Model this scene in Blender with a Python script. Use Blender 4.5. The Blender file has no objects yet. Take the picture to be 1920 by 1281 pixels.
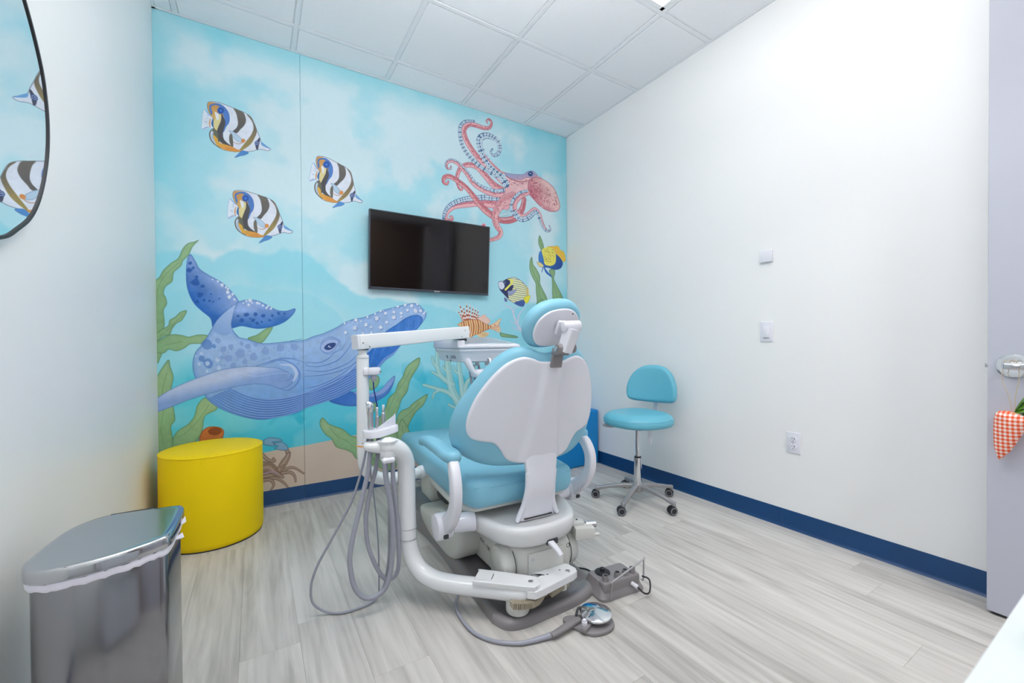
import bpy, bmesh, math, random
import numpy as np
from mathutils import Vector, Matrix
R = math.radians
# ================================================================ camera, world, lights, exposure
XL, XR, YB, YF, ROOM_H = -0.4826, 2.5405, 3.135, -0.60, 2.981      # the room (m)
CAM = np.array([0.0, 0.0, 1.05654])
YAW, PITCH, ROLL, FPX, CYP = 0.54902, -0.01035, -0.0071, 787.638, 648.618
_F = np.array([math.sin(YAW) * math.cos(PITCH), math.cos(YAW) * math.cos(PITCH), math.sin(PITCH)])
_R0 = np.array([math.cos(YAW), -math.sin(YAW), 0.0]); _U0 = np.cross(_R0, _F)
_R = math.cos(ROLL) * _R0 + math.sin(ROLL) * _U0; _U = -math.sin(ROLL) * _R0 + math.cos(ROLL) * _U0

def on_plane(x, y, ax, v):
    """where the sight line through photo pixel (x, y) meets the world plane ax = v"""
    d = _F + (x - 960) / FPX * _R - (y - CYP) / FPX * _U
    i = 'xyz'.index(ax); return CAM + (v - CAM[i]) / d[i] * d

scene = bpy.context.scene
cam = bpy.data.cameras.new('camera'); camo = bpy.data.objects.new('camera', cam); scene.collection.objects.link(camo)
cam.sensor_width = 36; cam.lens = FPX / 1920 * 36; cam.shift_y = (CYP - 640.5) / 1920; cam.clip_start = .01
camo.matrix_world = Matrix([[_R[i], _U[i], -_F[i], CAM[i]] for i in range(3)] + [[0, 0, 0, 1]])
cam.dof.use_dof = True; cam.dof.focus_distance = 2.2; cam.dof.aperture_fstop = 9
scene.camera = camo
PANEL_E = 2.8        # the ceiling light panels
HALL_E = 60.0
FILL_E = 46.0
world = bpy.data.worlds.new('world'); scene.world = world; world.use_nodes = True
world.node_tree.nodes['Background'].inputs[0].default_value = (.8, .88, 1, 1); world.node_tree.nodes['Background'].inputs[1].default_value = .3
# added fill light aimed up at the ceiling, no fitting of the room
fl_ = bpy.data.lights.new('ceiling_fill', 'AREA'); fl_.shape = 'DISK'; fl_.size = .6; fl_.energy = FILL_E; fl_.color = (1, .985, .965)
flo = bpy.data.objects.new('ceiling_fill', fl_); scene.collection.objects.link(flo); flo.location = (.62, .80, 2.42); flo.rotation_euler = (R(180), 0, 0)
vs = scene.view_settings; vs.view_transform = 'Standard'; vs.look = 'None'; vs.gamma = 1; vs.exposure = -0.08; vs.use_curve_mapping = False
scene.cycles.max_bounces = 14; scene.cycles.diffuse_bounces = 10; scene.cycles.glossy_bounces = 6; scene.cycles.sample_clamp_indirect = 6

# ================================================================ helpers
COL = scene.collection
def lin(c):
    return tuple(((v / 255) / 12.92 if v / 255 <= .04045 else ((v / 255 + .055) / 1.055) ** 2.4) for v in c)

def mat(name, c, rough=.5, metal=0., spec=.5, coat=0., noise=0., nscale=40., bump=0., bscale=200., emit=None, estr=0., nstretch=(1, 1, 1), coat_r=.1, ior=None, sheen=0):
    """procedural material; a noise texture varies colour and roughness a little, another gives the fine relief"""
    m = bpy.data.materials.new(name); m.use_nodes = True; nt = m.node_tree; b = nt.nodes['Principled BSDF']
    L = lin(c); b.inputs['Base Color'].default_value = (*L, 1); b.inputs['Roughness'].default_value = rough
    b.inputs['Metallic'].default_value = metal; b.inputs['Specular IOR Level'].default_value = spec
    b.inputs['Coat Weight'].default_value = coat; b.inputs['Coat Roughness'].default_value = coat_r
    if sheen: b.inputs['Sheen Weight'].default_value = sheen
    tc = nt.nodes.new('ShaderNodeTexCoord')
    mp = nt.nodes.new('ShaderNodeMapping'); mp.inputs['Scale'].default_value = nstretch; nt.links.new(tc.outputs['Object'], mp.inputs[0])
    if noise:
        n = nt.nodes.new('ShaderNodeTexNoise'); n.inputs['Scale'].default_value = nscale; n.inputs['Detail'].default_value = 4
        nt.links.new(mp.outputs[0], n.inputs['Vector'])
        r = nt.nodes.new('ShaderNodeMapRange'); r.inputs[3].default_value = 1 - noise; r.inputs[4].default_value = 1 + noise
        nt.links.new(n.outputs['Fac'], r.inputs[0])
        mx = nt.nodes.new('ShaderNodeMix'); mx.data_type = 'RGBA'; mx.blend_type = 'MULTIPLY'; mx.inputs[0].default_value = 1
        mx.inputs[6].default_value = (*L, 1); nt.links.new(r.outputs[0], mx.inputs[7]); nt.links.new(mx.outputs[2], b.inputs['Base Color'])
    if bump:
        n2 = nt.nodes.new('ShaderNodeTexNoise'); n2.inputs['Scale'].default_value = bscale; n2.inputs['Detail'].default_value = 3
        nt.links.new(mp.outputs[0], n2.inputs['Vector'])
        bp = nt.nodes.new('ShaderNodeBump'); bp.inputs['Strength'].default_value = bump; bp.inputs['Distance'].default_value = .002
        nt.links.new(n2.outputs['Fac'], bp.inputs['Height']); nt.links.new(bp.outputs[0], b.inputs['Normal'])
    if emit:
        b.inputs['Emission Color'].default_value = (*lin(emit), 1); b.inputs['Emission Strength'].default_value = estr
    return m

def cr(pts, closed=False, n=6):
    """smooth curve through points (any dimension)"""
    P = np.array(pts, float); N = len(P); out = []
    for i in range(N if closed else N - 1):
        if closed: p0, p1, p2, p3 = P[i - 1], P[i], P[(i + 1) % N], P[(i + 2) % N]
        else: p0, p1, p2, p3 = P[max(i - 1, 0)], P[i], P[i + 1], P[min(i + 2, N - 1)]
        for k in range(n):
            t = k / n
            out.append(.5 * ((2 * p1) + (-p0 + p2) * t + (2 * p0 - 5 * p1 + 4 * p2 - p3) * t * t + (-p0 + 3 * p1 - 3 * p2 + p3) * t ** 3))
    if not closed: out.append(P[-1])
    return np.array(out)

def rrect(w, h, r, n=5, c=(0, 0)):
    """rounded rectangle outline, counter-clockwise; r one radius or four (++ -+ -- +-)"""
    rs = r if hasattr(r, '__len__') else [r] * 4; out = []
    for k, (sx, sy) in enumerate(((1, 1), (-1, 1), (-1, -1), (1, -1))):
        q = rs[k]; cx, cy = sx * (w / 2 - q), sy * (h / 2 - q)
        for i in range(n + 1):
            a = math.pi / 2 * (k + i / n); out.append((c[0] + cx + q * math.cos(a), c[1] + cy + q * math.sin(a)))
    return np.array(out)

def circle(r, n=24, c=(0, 0), ry=None):
    a = np.linspace(0, 2 * math.pi, n, endpoint=False); return np.c_[c[0] + r * np.cos(a), c[1] + (ry or r) * np.sin(a)]

def frame_of(d, up=(0, 0, 1)):
    d = Vector(d).normalized(); u = Vector(up)
    if abs(d.dot(u)) > .98: u = Vector((0, 1, 0)) if abs(d.y) < .9 else Vector((1, 0, 0))
    x = u.cross(d).normalized(); y = d.cross(x).normalized()
    return Matrix((x, y, d)).transposed()

class M:
    """collects shapes; obj() links them as ONE mesh object"""
    def __init__(s): s.v = []; s.f = []; s.mi = []; s.cur = 0
    def add(s, V, F, T=None):
        k = len(s.v)
        for p in V: s.v.append(tuple(T @ Vector(p)) if T is not None else tuple(p))
        for f in F: s.f.append([k + i for i in f]); s.mi.append(s.cur)
        return s
    def loft(s, rings, cap0=True, cap1=True, closed=True, T=None):
        n = len(rings[0]); V = [p for r in rings for p in r]; F = []
        for i in range(len(rings) - 1):
            for j in range(n if closed else n - 1):
                a = i * n + j; b = i * n + (j + 1) % n; F.append((a, b, b + n, a + n))
        if cap0: F.append(tuple(range(n))[::-1])
        if cap1: F.append(tuple(range((len(rings) - 1) * n, len(rings) * n)))
        return s.add(V, F, T)
    def box(s, c, size, bev=0., seg=2, rot=None, T=None):
        x, y, z = [v / 2 for v in size]; b = min(bev, x * .99, y * .99, z * .99)
        if b <= 0:
            V = [(i * x, j * y, k * z) for k in (-1, 1) for j in (-1, 1) for i in (-1, 1)]
            F = [(0, 2, 3, 1), (4, 5, 7, 6), (0, 1, 5, 4), (2, 6, 7, 3), (0, 4, 6, 2), (1, 3, 7, 5)]
        else:
            bm = bmesh.new(); bmesh.ops.create_cube(bm, size=1, matrix=Matrix.Diagonal((2 * x, 2 * y, 2 * z, 1)))
            bmesh.ops.bevel(bm, geom=bm.edges[:], offset=b, segments=seg, affect='EDGES', profile=.5)
            bm.verts.index_update(); V = [tuple(v.co) for v in bm.verts]; F = [[v.index for v in f.verts] for f in bm.faces]; bm.free()
        A = Matrix.Translation(c) @ (rot.to_4x4() if rot is not None else Matrix())
        return s.add(V, F, T @ A if T is not None else A)
    def lathe(s, prof, c=(0, 0, 0), d=(0, 0, 1), n=24, up=(0, 0, 1), T=None, ring=False):
        """profile [(r, h)] spun round axis d through c"""
        A = Matrix.Translation(c) @ frame_of(d, up).to_4x4()
        if T is not None: A = T @ A
        rings = [[(r * math.cos(2 * math.pi * k / n), r * math.sin(2 * math.pi * k / n), h) for k in range(n)] for r, h in prof]
        if ring: return s.loft(rings + [rings[0]], False, False, T=A)
        return s.loft(rings, True, True, T=A)
    def cyl(s, p0, p1, r, r1=None, n=20, bev=0.):
        p0 = Vector(p0); p1 = Vector(p1); L = (p1 - p0).length; r1 = r if r1 is None else r1
        pr = [(r - bev, 0), (r, bev), (r1, L - bev), (r1 - bev, L)] if bev else [(r, 0), (r1, L)]
        if bev > .003: pr = [(r - bev, 0), (r - bev * .3, bev * .3), (r, bev), (r1, L - bev), (r1 - bev * .3, L - bev * .3), (r1 - bev, L)]
        return s.lathe(pr, p0, p1 - p0, n)
    def tube(s, path, r, n=12, smooth=6, sec=None, up=(0, 0, 1), dome=True, scl=None):
        """sweep a circle (or the 2D section sec) along a smooth path; r one radius or one per point"""
        P = np.array(path, float); rr = np.array(r if hasattr(r, '__len__') else [r] * len(P), float)
        D = cr(np.c_[P, rr], False, smooth) if smooth else np.c_[P, rr]
        pts = [Vector(q[:3]) for q in D]; rad = [float(q) for q in D[:, 3]]; rings = []
        t0 = (pts[1] - pts[0]).normalized(); fm = frame_of(t0, up); x = fm.col[0].copy()
        for i, p in enumerate(pts):
            t = ((pts[min(i + 1, len(pts) - 1)] - pts[max(i - 1, 0)])).normalized()
            x = (x - t * x.dot(t)).normalized(); y = t.cross(x)
            if sec is None: rings.append([p + rad[i] * (math.cos(2 * math.pi * k / n) * x + math.sin(2 * math.pi * k / n) * y) for k in range(n)])
            else: rings.append([p + x * float(u * rad[i]) + y * float(v * rad[i]) for u, v in sec])
        if dome and sec is None:
            for e, sg in ((0, -1), (-1, 1)):
                c = pts[e]; t = (pts[1] - pts[0]).normalized() if e == 0 else (pts[-1] - pts[-2]).normalized(); base = rings[e]; ex = []
                for q in (.5, .85, .98): ex.append([c + (v - c) * math.sqrt(max(1 - q * q, .0)) + t * sg * q * rad[e] for v in base])
                rings = ex[::-1] + rings if e == 0 else rings + ex
        return s.loft(rings)
    def pillow(s, out, prof, mp=None, inner=(.75, .5, .25), T=None, c=None):
        """outline + profile [(inset, height)] bottom to top, caps closed by shrinking rings (keeps curved caps curved)"""
        P = np.array(out, float)
        if c is None: c = P.mean(0)
        nx = np.roll(P, -1, 0) - np.roll(P, 1, 0); nx /= np.hypot(*nx.T)[:, None] + 1e-12; Nn = np.c_[nx[:, 1], -nx[:, 0]]
        area = .5 * np.sum(P[:, 0] * np.roll(P[:, 1], -1) - np.roll(P[:, 0], -1) * P[:, 1])
        if area < 0: P = P[::-1]; Nn = Nn[::-1]; nx = np.roll(P, -1, 0) - np.roll(P, 1, 0); nx /= np.hypot(*nx.T)[:, None] + 1e-12; Nn = np.c_[nx[:, 1], -nx[:, 0]]
        rings = []
        lo = P - Nn * prof[0][0]
        for q in inner[::-1]: rings.append((c + (lo - c) * q, prof[0][1]))
        for ins, h in prof: rings.append((P - Nn * ins, h))
        hi = P - Nn * prof[-1][0]
        for q in inner: rings.append((c + (hi - c) * q, prof[-1][1]))
        rings = [[(x, y, h) for x, y in r] for r, h in rings]
        if mp: rings = [[mp(*p) for p in r] for r in rings]
        return s.loft(rings, T=T)

def rp(w, r, n=4, bot=True, top=True):
    """edge profile for pillow: thickness w from 0, rounding radius r"""
    o = []
    if bot: o += [(r - r * math.sin(a), r - r * math.cos(a)) for a in np.linspace(0, math.pi / 2, n + 1)]
    else: o.append((0, 0))
    if top: o += [(r - r * math.cos(a), w - r + r * math.sin(a)) for a in np.linspace(0, math.pi / 2, n + 1)]
    else: o.append((0, w))
    return o

def obj(name, m, material, parent=None, label=None, cat=None, group=None, kind=None, smooth=35, loc=None, sub=0):
    me = bpy.data.meshes.new(name); me.from_pydata(m.v, [], m.f)
    mats = material if isinstance(material, (list, tuple)) else [material]
    for q in mats: me.materials.append(q)
    if len(mats) > 1: me.polygons.foreach_set('material_index', m.mi)
    bm = bmesh.new(); bm.from_mesh(me); bmesh.ops.remove_doubles(bm, verts=bm.verts, dist=1e-6)
    bmesh.ops.recalc_face_normals(bm, faces=bm.faces); bm.to_mesh(me); bm.free()
    if smooth:
        me.polygons.foreach_set('use_smooth', [True] * len(me.polygons)); me.set_sharp_from_angle(angle=R(smooth))
    o = bpy.data.objects.new(name, me); COL.objects.link(o)
    if parent: o.parent = parent
    if loc: o.location = loc
    if sub:
        sm = o.modifiers.new('subdivision', 'SUBSURF'); sm.levels = sub; sm.render_levels = sub
    tag(o, label, cat, group, kind); return o

def tag(o, label=None, cat=None, group=None, kind=None):
    if label: o['label'] = label
    if cat: o['category'] = cat
    if group: o['group'] = group
    if kind: o['kind'] = kind
    return o

def thing(name, label, cat, loc=(0, 0, 0), rz=0, group=None):
    o = bpy.data.objects.new(name, None); COL.objects.link(o); o.location = loc; o.rotation_euler = (0, 0, rz); o.empty_display_size = .05
    return tag(o, label, cat, group)

def text(name, s, size, T, material, parent, ext=.0003, align='CENTER'):
    cu = bpy.data.curves.new(name, 'FONT'); cu.body = s; cu.size = size; cu.extrude = ext; cu.align_x = align; cu.align_y = 'CENTER'; cu.materials.append(material)
    cu.resolution_u = 2
    tmp = bpy.data.objects.new(name, cu); COL.objects.link(tmp); dg = bpy.context.evaluated_depsgraph_get(); dg.update()
    me = bpy.data.meshes.new_from_object(tmp.evaluated_get(dg)); me.name = name
    bpy.data.objects.remove(tmp); bpy.data.curves.remove(cu)
    if not me.materials: me.materials.append(material)
    o = bpy.data.objects.new(name, me); COL.objects.link(o); o.parent = parent; o.matrix_basis = T; return o

def dup(o, parent=None):
    c = o.copy(); COL.objects.link(c); c.parent = parent
    for ch in list(o.children): dup(ch, c)
    return c

def rebase(root, off, rel=None):
    """move a thing's origin to its base without moving its parts: off in the frame the meshes were written in"""
    v = Vector(off); seen = set()
    def go(o):
        for c in o.children:
            if c.type == 'MESH':
                if c.matrix_basis.is_identity and c.data.name not in seen: c.data.transform(Matrix.Translation(-v)); seen.add(c.data.name)
                elif not c.matrix_basis.is_identity: c.matrix_basis = Matrix.Translation(-v) @ c.matrix_basis
                if c.matrix_basis.is_identity: go(c)
    go(root); root.location = root.matrix_basis @ v
# ---------------------------------------------------------------- the printed mural (flat print on the back wall)
# Drawn here as vector shapes in a flat numpy canvas; 1 canvas px is about 1.8 mm of wall.
CAN_W = 1700
MPX = (XR - XL) / CAN_W
CAN_H = int(round(ROOM_H / MPX))
rng = np.random.default_rng(7)

def wall_pt(x, y):
    """a point traced from the photograph -> position on the wall print (canvas px)."""
    p = on_plane(x, y, 'y', YB)
    return ((p[0] - XL) / MPX, (ROOM_H - p[2]) / MPX)

def fr(ox, oy, s, pts):
    return [(ox + a / s, oy + b / s) for a, b in pts]

def blur(a, r):
    r = int(max(1, r))
    for _ in range(2):
        for ax in (0, 1):
            pad = [(0, 0), (0, 0)]; pad[ax] = (r + 1, r)
            c = np.cumsum(np.pad(a, pad, mode='edge'), axis=ax, dtype=np.float64)
            n = a.shape[ax]
            hi = np.take(c, range(2 * r + 1, 2 * r + 1 + n), axis=ax); lo = np.take(c, range(0, n), axis=ax)
            a = ((hi - lo) / (2 * r + 1)).astype(np.float32)
    return a

def vnoise(h, w, cell, seed):
    g = np.random.default_rng(seed)
    gh, gw = int(h / cell) + 3, int(w / cell) + 3
    v = g.random((gh, gw)).astype(np.float32)
    y = np.arange(h) / cell; x = np.arange(w) / cell
    yi = y.astype(int); xi = x.astype(int)
    fy = y - yi; fx = x - xi
    fy = (fy * fy * (3 - 2 * fy))[:, None]; fx = (fx * fx * (3 - 2 * fx))[None, :]
    a = v[yi][:, xi]; b = v[yi][:, xi + 1]; c = v[yi + 1][:, xi]; d = v[yi + 1][:, xi + 1]
    return (a * (1 - fx) + b * fx) * (1 - fy) + (c * (1 - fx) + d * fx) * fy

def fbm(h, w, cell, seed, o=4):
    t = np.zeros((h, w), np.float32); amp = 1; n = 0
    for k in range(o):
        t += amp * vnoise(h, w, max(cell / 2 ** k, 2), seed + k); n += amp; amp *= .5
    return t / n

def sst(a, b, x):
    t = np.clip((x - a) / (b - a), 0, 1); return t * t * (3 - 2 * t)

def catmull(pts, closed, n=6):
    P = np.array(pts, float); N = len(P); out = []
    rngk = range(N if closed else N - 1)
    for i in rngk:
        if closed: p0, p1, p2, p3 = P[i - 1], P[i], P[(i + 1) % N], P[(i + 2) % N]
        else: p0, p1, p2, p3 = P[max(i - 1, 0)], P[i], P[i + 1], P[min(i + 2, N - 1)]
        for k in range(n):
            t = k / n
            out.append(.5 * ((2 * p1) + (-p0 + p2) * t + (2 * p0 - 5 * p1 + 4 * p2 - p3) * t * t + (-p0 + 3 * p1 - 3 * p2 + p3) * t ** 3))
    if not closed: out.append(P[-1])
    return np.array(out)

class Canvas:
    def __init__(s, h, w):
        s.a = np.zeros((h, w, 3), np.float32); s.h = h; s.w = w
        s.n1 = fbm(h, w, 60, 3); s.n2 = fbm(h, w, 14, 31)
    def poly_mask(s, P, pad=4, ss=3):
        x0 = max(int(P[:, 0].min()) - pad, 0); x1 = min(int(P[:, 0].max()) + pad + 1, s.w)
        y0 = max(int(P[:, 1].min()) - pad, 0); y1 = min(int(P[:, 1].max()) + pad + 1, s.h)
        if x1 <= x0 + 1 or y1 <= y0 + 1: return None
        H = (y1 - y0) * ss; W = (x1 - x0) * ss
        acc = np.zeros((H, W + 1), np.int16)
        Q = (P - [x0, y0]) * ss; R = np.roll(Q, -1, 0)
        for (ax, ay), (bx, by) in zip(Q, R):
            if ay == by: continue
            if ay > by: ax, ay, bx, by = bx, by, ax, ay
            r0 = max(int(np.ceil(ay - .5)), 0); r1 = min(int(np.ceil(by - .5)), H)
            if r1 <= r0: continue
            r = np.arange(r0, r1)
            xx = ax + (r + .5 - ay) * (bx - ax) / (by - ay)
            acc[r, np.clip(np.ceil(xx - .5), 0, W).astype(int)] += 1
        m = (np.cumsum(acc, 1)[:, :W] % 2).astype(np.float32)
        m = m.reshape(y1 - y0, ss, x1 - x0, ss).mean((1, 3))
        return x0, y0, m
    def put(s, x0, y0, m, col):
        h, w = m.shape; v = s.a[y0:y0 + h, x0:x0 + w]
        v += (np.asarray(col, np.float32) - v) * m[..., None]
    def scale(s, q):     # canvas px per photo px around q
        (a, b), (c, d) = wall_pt(*q), wall_pt(q[0] + 1, q[1] + 1)
        return (abs(c - a) + abs(d - b)) / 2
    def shape(s, pts, col, col2=None, g=None, rim=None, rw=5, ra=.6, out=None, ow=.8, oa=.8, smooth=True, tex=.05, alpha=1, clip=None):
        """filled shape; col->col2 along g=((x,y),(x,y)); rim = darker wash along the edge; out = outline ink"""
        C = np.array([wall_pt(*p) for p in pts]); k = s.scale(pts[0])
        P = catmull(C, True) if smooth else C
        r = s.poly_mask(P, pad=int(rw * k) + 4)
        if r is None: return None
        x0, y0, m = r; h, w = m.shape
        if clip is not None:
            cx, cy, cm = clip; full = np.zeros((s.h, s.w), np.float32); full[cy:cy + cm.shape[0], cx:cx + cm.shape[1]] = cm
            m = m * full[y0:y0 + h, x0:x0 + w]
        c = np.ones((h, w, 1), np.float32) * np.array(col, np.float32) / 255
        if col2 is not None:
            (ax, ay), (bx, by) = wall_pt(*g[0]), wall_pt(*g[1])
            yy, xx = np.mgrid[y0:y0 + h, x0:x0 + w]
            t = ((xx - ax) * (bx - ax) + (yy - ay) * (by - ay)) / ((bx - ax) ** 2 + (by - ay) ** 2)
            t = np.clip(t + (s.n1[y0:y0 + h, x0:x0 + w] - .5) * .5, 0, 1)[..., None]
            c = c * (1 - t) + np.array(col2, np.float32) / 255 * t
        if tex:
            c = c * (1 + ((s.n1 + s.n2)[y0:y0 + h, x0:x0 + w, None] - 1) * tex * 1.7)
        if rim is not None:
            b = np.clip(1.6 * (1 - blur(m, rw * k * .6)), 0, 1)[..., None] * ra
            c = c * (1 - b) + np.array(rim, np.float32) / 255 * b
        s.put(x0, y0, m * alpha, np.clip(c, 0, 1))
        if out is not None:
            s.line(None, out, ow, oa, dense=np.vstack([P, P[:1]]), k=k)
        return x0, y0, m
    def line(s, pts, col, w=1., alpha=1., dense=None, k=None, n=6, clip=None):
        """ink line; w = width in photo px, one number or one per point"""
        if dense is None:
            k = s.scale(pts[0])
            C = np.array([wall_pt(*p) for p in pts])
            ws = np.array(w if hasattr(w, '__len__') else [w] * len(pts), float)
            if len(ws) != len(pts): ws = np.interp(np.linspace(0, 1, len(pts)), np.linspace(0, 1, len(ws)), ws)
            D = catmull(np.c_[C, ws * k], False, n)
        else:
            D = np.c_[dense, np.full(len(dense), w * k)]
        pad = D[:, 2].max() / 2 + 2
        x0 = max(int(D[:, 0].min() - pad), 0); x1 = min(int(D[:, 0].max() + pad) + 1, s.w)
        y0 = max(int(D[:, 1].min() - pad), 0); y1 = min(int(D[:, 1].max() + pad) + 1, s.h)
        if x1 <= x0 or y1 <= y0: return None
        m = np.zeros((y1 - y0, x1 - x0), np.float32)
        for i in range(len(D) - 1):
            (ax, ay, aw), (bx, by, bw) = D[i], D[i + 1]; p = max(aw, bw) / 2 + 2
            u0 = max(int(min(ax, bx) - p), x0); u1 = min(int(max(ax, bx) + p) + 1, x1)
            v0 = max(int(min(ay, by) - p), y0); v1 = min(int(max(ay, by) + p) + 1, y1)
            if u1 <= u0 or v1 <= v0: continue
            xx = np.arange(u0, u1)[None, :] + .5; yy = np.arange(v0, v1)[:, None] + .5
            L = (bx - ax) ** 2 + (by - ay) ** 2 + 1e-9
            t = np.clip(((xx - ax) * (bx - ax) + (yy - ay) * (by - ay)) / L, 0, 1)
            d = np.hypot(xx - ax - t * (bx - ax), yy - ay - t * (by - ay))
            hw = (aw + t * (bw - aw)) / 2
            cv = np.clip(hw - d + .5, 0, 1) * np.clip(hw * 2, 0, 1)
            mm = m[v0 - y0:v1 - y0, u0 - x0:u1 - x0]; np.maximum(mm, cv, out=mm)
        if clip is not None:
            cx, cy, cm = clip; full = np.zeros((s.h, s.w), np.float32); full[cy:cy + cm.shape[0], cx:cx + cm.shape[1]] = cm
            m = m * full[y0:y1, x0:x1]
        s.put(x0, y0, m * alpha, np.array(col, np.float32) / 255)
        return x0, y0, m
    def dot(s, q, r, col, alpha=1., ry=None, jag=0.):
        a = np.linspace(0, 2 * math.pi, 11)[:-1]; ry = ry or r
        j = 1 + jag * (rng.random(10) - .5)
        s.shape([(q[0] + r * math.cos(t) * f, q[1] + ry * math.sin(t) * f) for t, f in zip(a, j)], col, tex=0, alpha=alpha)

def affine3(src, dst):
    A = np.array([[x, y, 1] for x, y in src]); B = np.array(dst)
    M = np.linalg.solve(A, B)
    return lambda pts: [tuple(np.array([x, y, 1]) @ M) for x, y in pts]

def paint():
    cv = Canvas(CAN_H, CAN_W); H, W = cv.h, cv.w
    # ---- watercolour water
    zz = (ROOM_H - (np.arange(H) + .5) * MPX)[:, None]; xx = (XL + (np.arange(W) + .5) * MPX)[None, :]
    n = fbm(H, W, 330, 11, 5); n2 = fbm(H, W, 120, 51, 4); n3 = fbm(H, W, 480, 91, 5)
    light = np.array((204, 234, 243)) / 255; mid = np.array((128, 213, 232)) / 255
    teal = np.array((62, 192, 220)) / 255; deep = np.array((24, 166, 200)) / 255
    a = np.ones((H, W, 1)) * light
    def mixin(m, c): nonlocal a; a = a + (c - a) * np.clip(m, 0, 1)[..., None]
    mixin(sst(.50, .62, n) * .6, mid)                                     # pale blotches
    mixin(sst(.52, .6, n3) * .3, np.array((216, 238, 243)) / 255)
    edge = np.minimum(np.minimum(xx - XL, XR - xx), (ROOM_H - zz) * 1.2)
    mixin(sst(.22, .0, edge + (n2 - .5) * .2) * .55, np.array((104, 204, 222)) / 255)   # darker along the print's border
    hz = np.array([wall_pt(*q) for q in [(286, 500), (345, 478), (400, 492), (440, 466), (500, 476), (560, 468), (600, 490), (640, 520), (700, 558), (800, 566), (900, 588), (960, 572), (1060, 540)]])
    lvl = ROOM_H - MPX * np.interp(np.arange(W), hz[:, 0], hz[:, 1])[None, :] + (n3 - .5) * .22              # the haze of deeper water
    for off, k in ((0., .75), (.24, .5)):
        d = lvl - off - zz + (n2 - .5) * .12
        mixin(sst(0, .035, d) * (1 - .7 * sst(.06, .4, d)) * k, mid)
    mixin(sst(.15, .5, lvl - zz + (n - .5) * .5) * .45, mid)
    mixin(sst(.95, .62, zz + (n - .5) * .9) * .85, teal)
    mixin(sst(.56, .62, n2) * sst(1.05, .6, zz) * .6, deep)
    mixin(sst(.55, .40, zz + (n2 - .5) * .25) * .5, deep)
    mixin(sst(.47, .30, n2) * sst(1.05, .55, zz) * .45, np.array((128, 208, 224)) / 255)
    # sand
    sand_z = np.interp(xx[0], [XL, .0, .3, .6, 1.2, 2.5], [.30, .355, .375, .40, .35, .36])[None, :] + (n2 - .5) * .012
    sd = sst(0, .006, sand_z - zz)
    sc = np.ones((H, W, 1)) * np.array((203, 183, 167)) / 255 * (1 + (n - .5)[..., None] * .16)
    a = a + (sc - a) * sd[..., None]
    a = a * (1 + (cv.n2[..., None] - .5) * .015)
    cv.a = np.clip(a, 0, 1).astype(np.float32)
    # ---- sea plants
    GL, GD, GI = (146, 182, 128), (92, 138, 96), (62, 98, 66)
    def kelp(pts, rib=None):
        cv.shape(pts, GL, (120, 164, 112), g=(pts[0], pts[len(pts) // 2]), rim=GD, rw=6, ra=.6, out=GI, ow=.9, oa=.75, tex=.08)
        if rib: cv.line(rib, GI, [.9, .6], .6)
    f = lambda p: fr(280, 440, 4.927, p)
    kelp(f([(453, 52), (420, 66), (360, 80), (310, 130), (270, 215), (200, 265), (130, 330), (95, 390), (40, 450), (40, 560), (30, 930), (70, 925), (130, 870), (138, 790), (130, 700), (160, 640), (150, 580), (130, 540), (150, 480), (210, 430), (225, 350), (290, 290), (310, 240), (360, 190), (400, 110)]),
         f([(270, 260), (180, 340), (120, 410), (80, 500), (68, 620)]))
    kelp(f([(345, 705), (290, 715), (240, 760), (190, 790), (175, 840), (110, 880), (50, 930), (40, 1000), (75, 985), (130, 940), (190, 920), (210, 870), (250, 820), (300, 790)]), f([(310, 740), (240, 810), (170, 880), (90, 940)]))
    kelp(f([(540, 935), (460, 925), (400, 937), (360, 945), (300, 930), (230, 922), (160, 935), (80, 985), (40, 1010), (40, 1100), (130, 1095), (180, 1060), (250, 1075), (320, 1050), (380, 1010), (500, 1000)]), f([(300, 990), (200, 1010), (120, 1030)]))
    kelp(f([(40, 1095), (110, 1100), (95, 1150), (75, 1190), (40, 1180)]))
    f = lambda p: fr(280, 430, 3.463, p)
    kelp(f([(125, 848), (90, 890), (55, 950), (20, 1040), (20, 1500), (60, 1530), (110, 1480), (155, 1440), (150, 1350), (140, 1281), (165, 1240), (160, 1180), (140, 1060), (155, 960), (135, 890)]), f([(115, 930), (85, 1050), (90, 1180), (75, 1300), (95, 1400)]))
    kelp(f([(800, 635), (760, 645), (700, 685), (640, 710), (720, 740), (770, 690)]))
    f = lambda p: fr(280, 720, 3.31, p)
    kelp(f([(350, 85), (300, 130), (280, 200), (240, 250), (180, 290), (148, 340), (145, 440), (200, 450), (300, 345), (330, 280), (345, 200), (415, 160), (420, 120)]), f([(370, 130), (300, 230), (230, 300), (165, 340)]))
    kelp(f([(1075, 210), (1058, 250), (1090, 310), (1130, 340), (1160, 390), (1220, 410), (1260, 430), (1290, 465), (1400, 500), (1400, 350), (1300, 330), (1250, 320), (1200, 280), (1150, 262), (1110, 245)]), f([(1120, 270), (1170, 330), (1220, 350), (1280, 400)]))
    f = lambda p: fr(540, 540, 4.928, p)
    kelp(f([(1215, 645), (1150, 680), (1090, 740), (1060, 820), (1020, 880), (990, 960), (930, 1020), (900, 1110), (830, 1230), (800, 1400), (900, 1450), (980, 1230), (1020, 1120), (1050, 1030), (1100, 960), (1125, 860), (1170, 780), (1210, 710)]), f([(1140, 740), (1080, 860), (1010, 960), (960, 1060), (920, 1150)]))
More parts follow.
